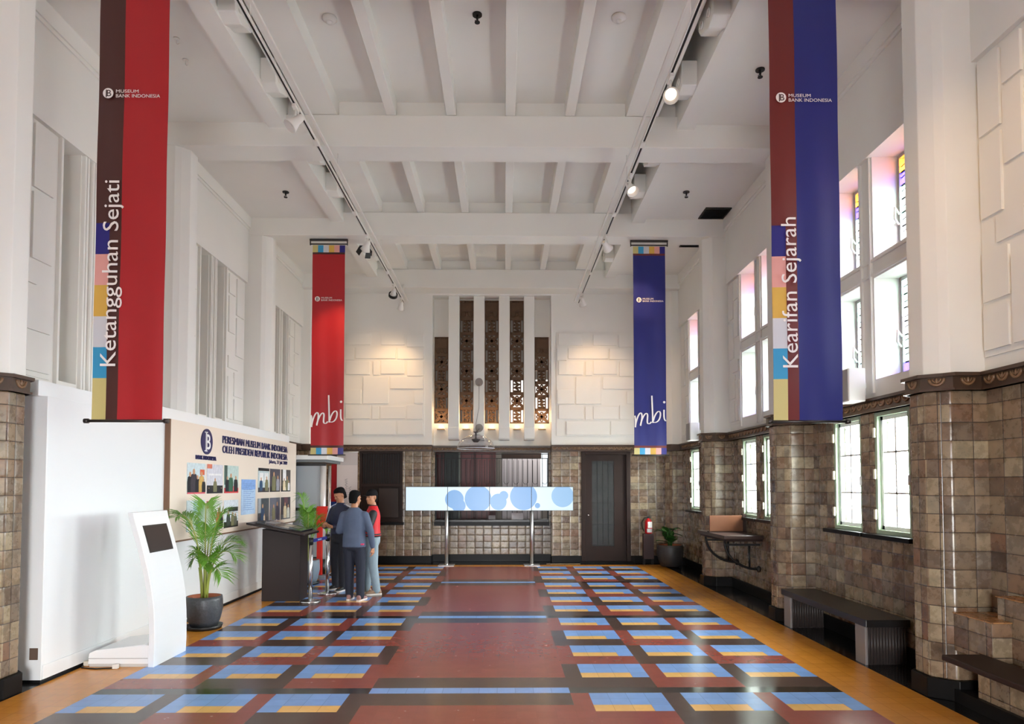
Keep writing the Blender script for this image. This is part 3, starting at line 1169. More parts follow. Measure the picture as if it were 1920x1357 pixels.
MB().box(-0.05, W + 0.05, -0.25, 0.1, 0, 0.04).build('threshold', BLACK_STONE, d1, bevel=0.005)
d2 = thing('window_29', 'dark wooden shuttered counter window at the left of the back wall', 'window', (-2.92, YB + 0.03, 0.9), kind='structure')
W, H = 0.955, 1.56
mb = MB()
mb.box(0, W, 0.06, 0.1, 0, H)
mb.build('shutter', DARKWOOD, d2)
mb = MB()
for (x0, x1, z0, z1) in ((0, 0.05, 0, H), (W - 0.05, W, 0, H), (0.05, W - 0.05, 0, 0.07), (0.05, W - 0.05, H - 0.05, H), (0.05, W - 0.05, 0.78, 0.84)):
    mb.box(x0, x1, 0.0, 0.07, z0, z1)
mb.build('frame', DARKWOOD, d2, bevel=0.004)
for i in range(15):
    x = 0.09 + i * 0.055
    MB().box(x - 0.008, x + 0.008, 0.03, 0.05, 0.85, H - 0.05).build('bar', IRON, d2)
MB().box(0.42, 0.86, 0.02, 0.06, 0.1, 0.74).build('hatch', mat('worn_dark_wood', srgb(52, 36, 28), 0.5, noise=0.2), d2, bevel=0.006)
MB().box(-0.04, W + 0.04, -0.12, 0.06, -0.06, 0.0).build('sill', BLACK_STONE, d2, bevel=0.004)

# ------------------------------------------------------------------ banners
CL_RED = mat('banner_red', srgb(168, 24, 32), 0.42)
CL_BLUE = mat('banner_blue', srgb(30, 36, 112), 0.42)
CL_BROWN = mat('banner_brown', srgb(72, 34, 30), 0.42)
CL_MAR = mat('banner_maroon', srgb(104, 32, 30), 0.42)
B_NAVY = mat('patch_navy', srgb(32, 28, 118), 0.42)
B_PINK = mat('patch_pink', srgb(224, 160, 152), 0.42)
B_YEL = mat('patch_yellow', srgb(216, 172, 76), 0.42)
B_GREY = mat('patch_pale_grey', srgb(206, 206, 212), 0.42)
B_SKY = mat('patch_sky_blue', srgb(52, 150, 196), 0.42)
B_KHA = mat('patch_khaki', srgb(202, 188, 124), 0.42)
ROD = mat('rod_grey', srgb(70, 66, 64), 0.35, metal=0.7)
BMATS = [CL_RED, CL_BLUE, CL_BROWN, CL_MAR, B_NAVY, B_PINK, B_YEL, B_GREY, B_SKY, B_KHA]


def cloth(par, W, H, xb, zb, pick, ph, amp=0.006):
    """a hanging sheet in the xz plane, colours by block, with faint folds and a real thickness"""
    mb = MB()
    xs = sorted(set([round(-W / 2 + W * i / 14, 4) for i in range(15)] + [round(x, 4) for x in xb]))
    zs = sorted(set([round(H * i / 40, 4) for i in range(41)] + [round(z, 4) for z in zb]))

    def dy(x, z):
        t = z / H
        return amp * math.sin(x * 21 + ph + 1.5 * t) * (0.35 + 0.65 * (1 - t)) + 0.004 * math.sin(z * 5 + ph)
    nx = len(xs)
    for side, off in ((0, 0.0), (1, 0.004)):
        vs = [(x, dy(x, z) + off, z) for z in zs for x in xs]
        o = len(mb.v)
        mb.v += vs
        for j in range(len(zs) - 1):
            for i in range(nx - 1):
                q = [o + j * nx + i, o + j * nx + i + 1, o + (j + 1) * nx + i + 1, o + (j + 1) * nx + i]
                mb.f.append(q if side == 0 else q[::-1])
                mb.m.append(pick((xs[i] + xs[i + 1]) / 2, (zs[j] + zs[j + 1]) / 2))
                mb.sm.append(True)
    return mb.build('cloth', BMATS, par)


def logo(par, cx, z, r, y, w):
    """round white emblem with the bank's monogram and two lines of lettering beside it"""
    e = MB().cyl((cx, y, z), (cx, y - 0.002, z), r, n=28, sm=False).build('emblem', LETTER_WHITE, par)
    text('monogram', 'B', mat('monogram_dark', srgb(58, 26, 28), 0.6), e, (cx - r * 0.22, y - 0.003, z - r * 0.62), (1, 0, 0), (0, 0, 1), h=r * 1.24, ext=0.0008)
    text('monogram', 'I', mat('monogram_dark', srgb(58, 26, 28), 0.6), e, (cx - r * 0.42, y - 0.003, z - r * 0.82), (1, 0, 0), (0, 0, 1), w=r * 0.16, h=r * 1.5, ext=0.0008)
    text('lettering', 'MUSEUM', LETTER_WHITE, par, (cx + r * 1.5, y, z + r * 0.12), (1, 0, 0), (0, 0, 1), w=w * 0.51, h=r * 0.62, ext=0.001)
    text('lettering', 'BANK INDONESIA', LETTER_WHITE, par, (cx + r * 1.5, y, z - r * 0.82), (1, 0, 0), (0, 0, 1), w=w, h=r * 0.66, ext=0.001)


def ribbon(mb, pts, w, y, slant=0.9):
    """a pen stroke of varying width in the xz plane, drawn like a broad nib"""
    nib = Vector((math.cos(slant), 0, math.sin(slant)))
    rings = []
    for i, (x, z) in enumerate(pts):
        p = Vector((x, y, z))
        h = nib * w * 0.5
        rings.append((p - h, p + h))
    for (a, b), (c, d) in zip(rings[:-1], rings[1:]):
        for dyy in (0.0,):
            mb.poly([a, c, d, b])
            mb.poly([b, d, c, a])


def bez(p0, p1, p2, p3, n=12):
    out = []
    for i in range(n + 1):
        t = i / n
        out.append(tuple((1 - t) ** 3 * a + 3 * (1 - t) ** 2 * t * b + 3 * (1 - t) * t * t * c + t ** 3 * d for a, b, c, d in zip(p0, p1, p2, p3)))
    return out


def stroke(par, name, segs, w, y, clip):
    """script letter from bezier runs, kept inside the cloth (the words run off its edges)"""
    mb = MB()
    for si, sg in enumerate(segs):
        yk = y - 0.0005 * si
        pts = [p for p in bez(*sg, n=16)]
        run = []
        for x, z in pts:
            if clip[0] <= x <= clip[1]:
                run.append((x, z))
        if len(run) > 1:
            v = []
            for i, (x, z) in enumerate(run):
                a = run[max(0, i - 1)]
                b = run[min(len(run) - 1, i + 1)]
                t = Vector((b[0] - a[0], 0, b[1] - a[1]))
                t = t.normalized() if t.length > 1e-6 else Vector((1, 0, 0))
                nrm = Vector((-t.z, 0, t.x))
                ww = w * (0.42 + 0.58 * abs(t.z))
                v.append((Vector((x, yk, z)) - nrm * ww / 2, Vector((x, yk, z)) + nrm * ww / 2))
            fr = []
            for a, b in v:
                fr += [[a, b, b + Vector((0, 0.0015, 0)), a + Vector((0, 0.0015, 0))]]
            mb.rings(fr, 0, True, False)
    return mb.build(name, LETTER_WHITE, par, recalc=True)


def near_banner(x, main, strip, word, lab, ph, wz):
    W, Z0, Z1 = 0.575, 2.235, 5.86
    H = Z1 - Z0
    t = thing('hanging_banner', lab, 'banner', (x, 5.55, Z0), group='long banners hanging from the ceiling beams')
    sq = [0.0, 0.345, 0.60, 0.855, 1.115, 1.375, 1.635]
    cols = [9, 8, 7, 6, 5, 4]
    x1, x2 = -W / 2 + W * 0.20, -W / 2 + W * 0.37

    def pick(px, pz):
        if px < x1 and pz < sq[-1]:
            for k in range(6):
                if sq[k] <= pz < sq[k + 1]:
                    return cols[k]
        if px < x2:
            return strip
        return main
    cloth(t, W, H, [x1, x2], sq, pick, ph)
    yt = -0.016
    L = text('lettering', word, LETTER_WHITE, t, (-W / 2 + W * 0.415, yt, wz[0]), (0, 0, 1), (-1, 0, 0), w=wz[1] - wz[0], h=0.168, ext=0.002, gap=0.14)
    logo(t, -W / 2 + W * 0.155, 2.72, 0.043, yt, 0.365)
    MB().cyl((-W / 2 - 0.03, 0, -0.008), (W / 2 + 0.03, 0, -0.008), 0.012, n=12).build('bottom_rod', ROD, t)
    for s in (-1, 1):
        MB().cyl((s * (W / 2 + 0.02), 0, -0.008), (s * (W / 2 + 0.055), 0, -0.008), 0.02, n=12).build('end_cap', ROD, t)
    MB().cyl((-W / 2 - 0.03, 0, H + 0.005), (W / 2 + 0.03, 0, H + 0.005), 0.012, n=12).build('top_rod', ROD, t)
    for s in (-1, 1):
        MB().tube([(s * W / 2, 0, H), (s * W / 2, 0, H + 0.135)], 0.006, 6).build('hanger', ROD, t)
    return t


near_banner(-2.81, 0, 2, 'Ketangguhan Sejati', 'long red banner with a dark brown strip at the front left, reading Ketangguhan Sejati', 0.3, (0.44, 1.985))
near_banner(2.805, 1, 3, 'Kearifan Sejarah', 'long blue banner with a maroon strip at the front right, reading Kearifan Sejarah', 1.9, (0.44, 1.70))


def far_banner(x, main, line, lab, ph):
    W, Z0, Z1 = 0.56, 2.235, 5.87
    H = Z1 - Z0
    t = thing('hanging_banner', lab, 'banner', (x, 11.62, Z0), group='long banners hanging from the ceiling beams')
    xb = [-W / 2 + W * k / 6 for k in range(1, 6)]
    cols = [9, 8, 7, 6, 5, 4]

    def pick(px, pz):
        if pz < 0.115 or pz > H - 0.125:
            return cols[min(5, int((px + W / 2) / W * 6))]
        if pz < 0.155 or pz > H - 0.16:
            return line
        return main
    cloth(t, W, H, xb, [0.115, 0.155, H - 0.125, H - 0.16], pick, ph)
    yt = -0.016
    logo(t, -W / 2 + W * 0.17, 2.69, 0.044, yt, 0.36)
    s = 0.33 / 52.0        # px -> m in the drawing of the word
    X = lambda u: -W / 2 + (u - 583) * W / 63
    Zc = lambda v: (853 - v) * (W / 63) * 0.98
    P = lambda u, v: (X(u), Zc(v))
    lines = [
        [(P(579, 785), P(583, 770), P(586, 771), P(585, 799)), (P(585, 797), P(588, 776), P(597, 762), P(598, 776)), (P(598, 776), P(598, 784), P(596, 790), P(595, 796)),
         (P(595, 794), P(599, 776), P(608, 764), P(609, 776)), (P(609, 776), P(608, 788), P(607, 792), P(612, 792)), (P(612, 792), P(614, 791), P(615, 790), P(616, 788))],
        [(P(617.5, 736), P(618, 755), P(619, 775), P(619, 790)), (P(619, 788), P(625, 792), P(634, 786), P(634, 772)), (P(634, 772), P(633, 762), P(624, 768), P(620, 786))],
        [(P(641, 764), P(641, 775), P(640, 783), P(644, 786)), (P(644, 786), P(645.5, 786), P(647, 785), P(648, 784))]]
    for sg in lines:
        stroke(t, 'lettering', sg, 0.026, yt, (-W / 2 + 0.004, W / 2 - 0.004))
    MB().ball((X(641.5), yt, Zc(749)), 0.021, 0.002, 0.021, 14, 8).build('lettering', LETTER_WHITE, t)
    for z, nm in ((-0.008, 'bottom_rod'), (H + 0.02, 'top_rod')):
        MB().cyl((-W / 2 - 0.04, 0, z), (W / 2 + 0.04, 0, z), 0.012, n=12).build(nm, ROD, t)
    MB().box(-W / 2 - 0.05, W / 2 + 0.05, -0.02, 0.02, H + 0.075, H + 0.105).build('ceiling_bar', ROD, t)
    for q in (-1, 1):
        MB().box(q * (W / 2 + 0.04) - 0.008, q * (W / 2 + 0.04) + 0.008, -0.012, 0.012, H + 0.0, H + 0.09).build('hanger', ROD, t)
    return t


far_banner(-2.765, 0, 2, 'bright red banner further back on the left, cream script, striped ends', 0.9)
far_banner(2.805, 1, 3, 'deep blue banner further back on the right, white script, striped ends', 2.4)

# ------------------------------------------------------------------ light tracks and their lamps
TRX, TRZ = 1.87, 5.62


def track(s, lab):
    t = thing('light_track', lab, 'lighting track', (s * TRX, 0, TRZ), group='lighting tracks under the beams')
    a, b = 1.0, 14.35
    MB().box(-0.022, -0.012, a, b, -0.016, 0.016).build('rail', WHITE_METAL, t)
    MB().box(0.012, 0.022, a, b, -0.016, 0.016).build('rail', WHITE_METAL, t)
    MB().box(-0.012, 0.012, a, b, -0.004, 0.016).build('conductor', IRON, t)
    MB().box(-0.085 * s - 0.012, -0.085 * s + 0.012, a, b, 0.02, 0.045).build('conduit', WHITE_METAL, t)
    for y in (2.5, 5.6, 8.6, 11.65, 14.3):
        MB().cyl((0, y, 0.016), (0, y, 0.365 if y < 14 else 0.363), 0.006, n=8).build('hanger', WHITE_METAL, t)
    for y in (3.9, 7.6, 9.6, 12.3):
        MB().box(-0.026, 0.026, y - 0.06, y + 0.06, -0.022, 0.022).build('joiner', WHITE_METAL, t)
    return t


track(-1, 'long white lighting track running along the left of the ceiling')
track(1, 'long white lighting track running along the right of the ceiling')


def track_lamp(s, y, aim, lab, kind='white', power=0, ang=0.9):
    t = thing('track_spotlight', lab, 'spotlight', (s * TRX, y, TRZ - 0.02), group='spotlights on the lighting tracks')
    MB().box(-0.02, 0.02, -0.07, 0.07, -0.035, 0.0).build('adapter', WHITE_METAL, t, bevel=0.003)
    MB().cyl((0, 0, -0.035), (0, 0, -0.12), 0.01, n=10).build('stem', WHITE_METAL, t)
    hd = Vector((0, 0, -0.16))
    d = (Vector(aim) - (Vector(t.location) + hd)).normalized()
    a = d.orthogonal().normalized()
    M = basis(hd, a, d.cross(a), d)
    q = MB()
    q.lathe([(0.012, -0.10), (0.03, -0.10), (0.04, -0.07), (0.042, -0.02), (0.075, 0.07), (0.078, 0.085), (0.070, 0.085), (0.038, -0.01), (0.01, -0.02)], n=24)
    q.xform(M)
    h = q.build('lamp_head', WHITE_METAL, t)
    q = MB()
    q.lathe([(0.0005, 0.02), (0.045, 0.022), (0.058, 0.04)], n=20)
    q.xform(M)
    q.build('reflector_lens', LENS if power else mat('unlit_lens', srgb(190, 190, 186), 0.25), h)
    if kind == 'barn':
        for k in range(4):
            q = MB()
            q.box(-0.05, 0.05, 0.075, 0.08, 0.08, 0.17)
            q.xform(M @ Matrix.Rotation(k * PI / 2, 4, 'Z') @ Matrix.Translation((0, 0, 0)) @ Matrix.Rotation(-0.25, 4, 'X'))
            q.build('barn_door', IRON, h)
    if kind == 'ring':
        q = MB()
        q.lathe([(0.079, 0.03), (0.086, 0.03), (0.086, 0.09), (0.079, 0.09), (0.079, 0.03)], n=24)
        q.xform(M)
        q.build('black_ring', IRON, h)
    q = MB()
    q.tube([M @ Vector((0.05, 0, -0.02)), M @ Vector((0.065, 0, -0.06)), (0.0, 0, -0.12)], 0.006, 6)
    q.build('yoke', WHITE_METAL, t)
    if power:
        sp = spot('spot_beam', t, hd + d * 0.10, aim, power, ang, 0.9 if kind != 'x' else 0.3, (1.0, 0.64, 0.33), 0.035)
    return t


track_lamp(-1, 6.85, (-3.9, 5.8, 3.0), 'white spotlight on the left track above the beige board end, unlit, nearest of that track', 'white')
track_lamp(-1, 10.45, (-2.66, 11.6, 4.25), 'lit white spotlight with black barn doors on the left track beside the red far banner', 'barn', 130, 0.7)
track_lamp(-1, 13.0, (-2.5, 14.95, 3.9), 'spotlight with a black ring and glowing lens on the left track near the back wall', 'ring', 65, 1.2)
track_lamp(-1, 13.95, (-2.3, 14.95, 3.6), 'small lit white spotlight at the far end of the left track', 'white', 65, 1.3)
track_lamp(1, 6.3, (1.2, 2.5, 1.6), 'glaring lit spotlight on the right track, pointing towards the room', 'white', 60, 1.6)
track_lamp(1, 8.35, (2.75, 6.4, 2.6), 'lit white spotlight on the right track under the first visible beam', 'white', 50, 1.0)
track_lamp(1, 10.4, (2.62, 11.6, 4.95), 'white spotlight on the right track beside the far blue banner', 'white', 110, 0.5)
track_lamp(1, 13.6, (2.4, 14.95, 3.6), 'pale spotlight at the far end of the right track, before the back wall', 'white', 90, 1.3)

track_lamp(1, 3.3, (4.1, 5.0, 3.6), 'lit white spotlight on the right track above the camera', 'white', 90, 1.0)
track_lamp(1, 2.2, (4.1, 4.0, 4.2), 'lit white spotlight on the right track behind the camera', 'white', 80, 1.0)
# ------------------------------------------------------------------ sprinklers, detectors, vents
def sprinkler(x, y, z, lab, drop=0.06):
    t = thing('ceiling_sprinkler', lab, 'sprinkler', (x, y, z), group='sprinkler heads on the ceiling')
    MB().cyl((0, 0, 0), (0, 0, -0.012), 0.05, n=18).build('ceiling_plate', IRON, t)
    MB().cyl((0, 0, -0.012), (0, 0, -drop), 0.012, n=10).build('pipe', IRON, t)
    MB().cyl((0, 0, -drop - 0.022), (0, 0, -drop - 0.03), 0.028, n=12).build('deflector', IRON, t)
    mb = MB()
    mb.tube([(-0.02, 0, -drop), (-0.02, 0, -drop - 0.022)], 0.004, 5)
    mb.build('frame_arm', IRON, t)
    return t


sprinkler(0.0, 6.86, 6.599, 'dark sprinkler head in the middle coffer at the top of the view')
sprinkler(0.0, 9.85, 6.599, 'dark sprinkler head in the middle coffer past the first beam')
sprinkler(-3.13, 10.42, 6.279, 'dark sprinkler head on the left side ceiling, second bay')
sprinkler(3.1, 7.25, 6.279, 'dark sprinkler head on the right side ceiling beside the blue front banner')
sprinkler(3.12, 10.35, 6.279, 'dark sprinkler head on the right side ceiling near the black vent')
for x, y, lab in ((-1.55, 6.93, 'round white smoke detector in the left coffer'), (1.48, 6.88, 'round white smoke detector in the right coffer')):
    t = thing('smoke_detector', lab, 'smoke detector', (x, y, 6.599), group='smoke detectors in the coffers')
    MB().lathe([(0.001, 0), (0.075, 0), (0.075, -0.02), (0.055, -0.04), (0.001, -0.045)], n=24).build('base', WHITE_METAL, t)
    MB().lathe([(0.03, -0.042), (0.028, -0.06), (0.001, -0.065)], n=18).build('sensor', WHITE_METAL, t)
for x, y, lab in ((-3.15, 7.15, 'small white ceiling hook beside the red front banner, upper one'), (-3.08, 6.8, 'small white ceiling hook beside the red front banner, nearer one')):
    t = thing('ceiling_hook', lab, 'hook', (x, y, 6.279), group='ceiling hooks on the left')
    MB().cyl((0, 0, 0), (0, 0, -0.012), 0.03, n=14).build('plate', WHITE_METAL, t)
    MB().tube([(0, 0, -0.01), (0, 0, -0.05), (0.015, 0, -0.065), (0.03, 0, -0.05)], 0.005, 6).build('hook', WHITE_METAL, t)
for x0, x1, y0, y1, lab in ((3.6, 4.03, 10.93, 11.38, 'black square air vent in the right side ceiling, second bay'), (3.63, 4.0, 12.35, 12.75, 'black air vent in the right side ceiling past the far blue banner')):
    t = thing('air_vent', lab, 'vent', ((x0 + x1) / 2, (y0 + y1) / 2, ZC - 0.001), group='air vents in the right ceiling')
    a, b = (x1 - x0) / 2, (y1 - y0) / 2
    mb = MB()
    for q in ((-a, a, -b, -b + 0.025), (-a, a, b - 0.025, b), (-a, -a + 0.025, -b + 0.025, b - 0.025), (a - 0.025, a, -b + 0.025, b - 0.025)):
        mb.box(*q, -0.018, 0)
    mb.build('frame', IRON, t)
    MB().box(-a + 0.02, a - 0.02, -b + 0.02, b - 0.02, -0.004, -0.001).build('duct', BLACK_PLASTIC, t)
    for k in range(6):
        yy = -b + 0.06 + k * (2 * b - 0.12) / 5
        MB().add([(-a + 0.02, yy - 0.02, -0.016), (a - 0.02, yy - 0.02, -0.016), (a - 0.02, yy + 0.01, -0.004), (-a + 0.02, yy + 0.01, -0.004), (-a + 0.02, yy - 0.018, -0.018), (a - 0.02, yy - 0.018, -0.018)], [[0, 1, 2, 3], [4, 5, 1, 0]]).build('slat', IRON, t)

# wall loudspeakers on the right
for y, lab in ((7.06, 'white wall loudspeaker on the frieze between the near stained glass windows'), (13.05, 'small white wall loudspeaker on the frieze near the back corner')):
    t = thing('wall_loudspeaker', lab, 'loudspeaker', (3.94, y, 2.62), group='loudspeakers on the right wall')
    MB().box(-0.09, 0.09, -0.13, 0.13, -0.05, 0.3).build('cabinet', WHITE_METAL, t, bevel=0.012)
    MB().box(-0.096, -0.09, -0.115, 0.115, -0.035, 0.285).build('grille', mat('grey_mesh', srgb(150, 148, 146), 0.7), t)
    MB().box(0.09, 0.15, -0.03, 0.03, 0.1, 0.16).build('bracket', WHITE_METAL, t)

# acrylic dome in front of the fins
t = thing('sound_dome', 'clear acrylic sound dome hanging in front of the white fins', 'sound dome', (-0.335, 14.62, 2.50))
MB().lathe([(0.41, 0.0), (0.40, 0.06), (0.37, 0.13), (0.31, 0.2), (0.22, 0.26), (0.1, 0.3), (0.02, 0.305)], n=40).build('dome', glass_mat('clear_acrylic', (0.86, 0.86, 0.89, 1), 1.6, 0.03), t)
MB().lathe([(0.412, -0.004), (0.416, 0.0), (0.412, 0.012), (0.404, 0.008), (0.404, -0.002), (0.412, -0.004)], n=40).build('rim', mat('acrylic_edge', srgb(206, 206, 216), 0.2), t)
MB().lathe([(0.001, 0.14), (0.05, 0.14), (0.09, 0.19), (0.09, 0.21), (0.02, 0.22), (0.018, 0.34), (0.06, 0.36), (0.06, 0.37), (0.001, 0.37)], n=20).build('speaker_unit', mat('dark_grey_plastic', srgb(70, 64, 62), 0.5), t)
MB().tube([(0, 0, 0.36), (0.0, 0.03, 0.55), (0.06, 0.1, 0.9), (0.055, 0.3, 1.5)], 0.004, 6).build('cable', IRON, t)
for z, x in ((1.5, 0.055), (0.48, 0.06)):
    MB().cyl((x, 0.28, z), (x, 0.378, z), 0.085, n=28).build('mounting_disc', mat('disc_grey', srgb(132, 124, 118), 0.45), t)
MB().tube([(0.06, 0.29, 0.46), (0.03, 0.1, 0.4), (0, 0, 0.36)], 0.012, 8).build('arm', ROD, t)

# ------------------------------------------------------------------ video wall
SCR = (-1.83, 1.76)
t = thing('video_display', 'long low video display of four screens with blue circles, on two steel posts', 'screen', (0, 14.5, 0))
SW = (SCR[1] - SCR[0]) / 4
S_BG = mat('screen_white', srgb(20, 22, 24), 0.3, emit=srgb(222, 243, 255), estr=0.90)
S_B1 = mat('screen_blue', srgb(20, 22, 24), 0.3, emit=srgb(122, 180, 240), estr=0.76)
S_B2 = mat('screen_pale_blue', srgb(20, 22, 24), 0.3, emit=srgb(160, 206, 248), estr=0.82)
Z0, Z1 = 1.172, 1.672
u2x = lambda u: SCR[0] + (u - 760) * (SCR[1] - SCR[0]) / 313.0
v2z = lambda v: Z1 - (v - 913) * (Z1 - Z0) / 44.0
circ = [(851, 936, 17.5, 0), (895, 935, 25, 0), (933, 941, 15.5, 0), (943, 929, 8.5, 0), (980, 931, 25.5, 0), (1006, 948, 5, 0), (1053, 930, 21, 1), (859, 948, 13, 0)]
from math import sqrt
for k in range(4):
    x0, x1 = SCR[0] + k * SW, SCR[0] + (k + 1) * SW
    sp = MB().box(x0, x1, 0, 0.09, Z0 - 0.01, Z1 + 0.01).build('screen_panel', BLACK_PLASTIC, t)
    MB().box(x0 + 0.006, x1 - 0.006, -0.004, 0.0, Z0, Z1).build('picture', S_BG, sp)
    for ci, (cu_, cv_, r_, pl) in enumerate(circ):
        cx, cz, rr = u2x(cu_), v2z(cv_), r_ * (Z1 - Z0) / 44.0
        pts = []
        lo, hi, zlo, zhi = x0 + 0.006, x1 - 0.006, Z0, Z1
        if cx + rr < lo or cx - rr > hi:
            continue
        n = 48
        ring = [(cx + rr * math.cos(2 * PI * i / n), cz + rr * math.sin(2 * PI * i / n)) for i in range(n)]

        def clip(poly, f, g):
            out = []
            for i in range(len(poly)):
                a, b = poly[i], poly[(i + 1) % len(poly)]
                ia, ib = f(a), f(b)
                if ia:
                    out.append(a)
                if ia != ib:
                    out.append(g(a, b))
            return out
        for ax, val, keep in ((0, lo, 1), (0, hi, -1), (1, zlo, 1), (1, zhi, -1)):
            f = lambda p: (p[ax] - val) * keep >= 0

            def g(a, b):
                q = (val - a[ax]) / (b[ax] - a[ax])
                return (a[0] + q * (b[0] - a[0]), a[1] + q * (b[1] - a[1]))
            ring = clip(ring, f, g)
            if len(ring) < 3:
                break
        if len(ring) >= 3:
            yy = -0.005 - 0.0006 * ci
            MB().prism(ring, 'y', yy, -0.0042).build('picture_circle', S_B2 if pl else S_B1, sp)
for x in (-0.955, 0.87):
    lg = MB().cyl((x, 0.045, 0.012), (x, 0.045, Z0 + 0.2), 0.038, n=20).build('post', BRUSHED, t)
    MB().box(x - 0.17, x + 0.17, -0.14, 0.2, 0, 0.012).build('base_plate', BRUSHED, t, bevel=0.003)
    MB().lathe([(0.05, 0.012), (0.05, 0.035), (0.038, 0.04)], (x, 0.045, 0), 20).build('collar', CHROME, lg)
MB().box(SCR[0] + 0.3, SCR[1] - 0.3, 0.09, 0.13, 1.35, 1.5).build('mounting_rail', IRON, t)

# ------------------------------------------------------------------ bench, shelf desk, wooden seat on the right
t = thing('stone_bench', 'low black stone bench on two fluted supports under the near right windows', 'bench', (3.93, 7.37, 0))
MB().box(-0.235, 0.19, -0.98, 0.98, 0.36, 0.43).build('seat', GRANITE, t, bevel=0.006)
for y in (-0.93, 0.75):
    mb = MB()
    mb.box(-0.20, 0.18, y, y + 0.17, 0, 0.36)
    for k in range(13):
        x = -0.185 + k * 0.029
        mb.cyl((x, y, 0.005), (x, y, 0.355), 0.0125, n=8)
    lg = mb.build('support', mat('fluted_brown_stone', srgb(56, 49, 47), 0.4, spec=0.3), t)
    MB().box(-0.225, -0.2, y - 0.014, y + 0.17, 0, 0.36).build('support_edge', mat('grey_edge_stone', srgb(118, 112, 110), 0.35), t, bevel=0.003)

t = thing('wall_desk', 'dark wooden wall desk on curved black iron brackets beside the second right pilaster', 'desk', (3.85, 10.72, 0))
MB().box(-0.32, 0.265, -0.74, 0.66, 0.905, 0.96).build('top', mat('desk_wood', srgb(58, 44, 40), 0.3, noise=0.25, nscale=6), t, bevel=0.008)
MB().box(-0.28, 0.265, -0.70, 0.62, 0.87, 0.905).build('apron', DARKWOOD, t)
for y in (-0.6, 0.35):
    mb = MB()
    arc = [(-0.27 + 0.5 * (1 - math.cos(a)), y, 0.87 - 0.42 * math.sin(a)) for a in [PI / 2 * i / 12 for i in range(13)]]
    mb.tube(arc, 0.019, 8)
    b_ = mb.build('bracket', IRON, t)
    MB().box(-0.28, 0.26, y - 0.016, y + 0.016, 0.80, 0.83).build('bracket_rail', IRON, t)
    MB().tube([(0.1, y, 0.8), (0.1, y, 0.455)], 0.016, 8).build('bracket_post', IRON, t)
    MB().ball((0.24, y, 0.45), 0.035, 0.035, 0.05, 12, 8).build('bracket_knob', IRON, t)
t = thing('display_board', 'upright orange brown wooden board standing on the dark wall desk', 'board', (3.83, 10.75, 0.961))
MB().box(-0.28, 0.29, 0, 0.03, 0.012, 0.265).build('board', mat('oiled_wood', srgb(100, 62, 40), 0.4, noise=0.3, nscale=5, spec=0.3), t, bevel=0.006)
MB().box(-0.3, 0.3, -0.04, 0.07, 0, 0.012).build('foot', DARKWOOD, t)
MB().box(0.25, 0.3, -0.012, 0.05, 0.012, 0.29).build('end_post', DARKWOOD, t)

t = thing('trim_2', 'stepped tiled plinth in the near right bay', 'plinth', (0, 0, 0), kind='structure')
TILEB = TILE
MB().box(3.84, 4.16, 4.93, 5.352, 0.40, 0.69).build('step', TILE, t, bevel=0.006)
MB().box(3.985, 4.16, 3.0, 5.07, 0.40, 0.86).build('step', TILE, t, bevel=0.006)
MB().box(3.86, 4.16, 3.0, 5.12, 0.1, 0.40).build('plinth', TILE, t, bevel=0.004)
MB().box(3.83, 4.16, 3.0, 5.352, 0.0, 0.1).build('plinth_base', BLACK_STONE, t)
WARMT = tile_mat('lit_nosing_tile', 0.192, 0.147, [srgb(176, 120, 70), srgb(150, 110, 72)], srgb(80, 50, 36))  # lighter, warmer tile: light on the step tops painted into the colour
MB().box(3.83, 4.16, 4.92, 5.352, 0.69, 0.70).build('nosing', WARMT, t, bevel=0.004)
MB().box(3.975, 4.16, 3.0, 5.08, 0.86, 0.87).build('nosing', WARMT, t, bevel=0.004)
t = thing('wooden_seat', 'dark brown wooden bench seat on the tiled plinth at the lower right edge', 'bench', (3.9, 4.0, 0.40))
MB().box(-0.38, -0.065, -1.0, 1.02, 0.006, 0.05).build('seat_board', DARKWOOD, t, bevel=0.01)
MB().box(-0.33, -0.065, -1.0, 0.96, 0.0, 0.006).build('underboard', DARKWOOD, t)

# ------------------------------------------------------------------ exhibit partition on the left
t = thing('wall_exhibit', 'white free-standing exhibit wall along the left side', 'partition', (0, 0, 0), kind='structure')
PX = -3.70
mb = MB()
mb.box(-4.08, PX, 5.92, 12.8, 0.025, 2.48)
mb.build('panel', WHITE_GLOSS, t, bevel=0.004)
MB().box(-4.06, PX - 0.004, 7.5, 12.55, 2.481, 2.62).build('ledge', WHITE_GLOSS, t, bevel=0.004)
MB().box(-4.06, PX - 0.07, 5.9, 7.5, 2.481, 2.62).build('ledge', WHITE_GLOSS, t, bevel=0.004)
MB().box(-4.06, PX - 0.02, 5.94, 12.78, 0, 0.025).build('shadow_gap', BLACK_PLASTIC, t)
MB().box(PX + 0.0005, PX + 0.012, 5.93, 12.79, 0.03, 0.15).build('skirting', WHITE_GLOSS, t, bevel=0.003)
MB().box(-3.80, -3.73, 5.914, 5.919, 0.2, 0.3).build('cable_slot', mat('raw_wood', srgb(92, 74, 62), 0.7), t)

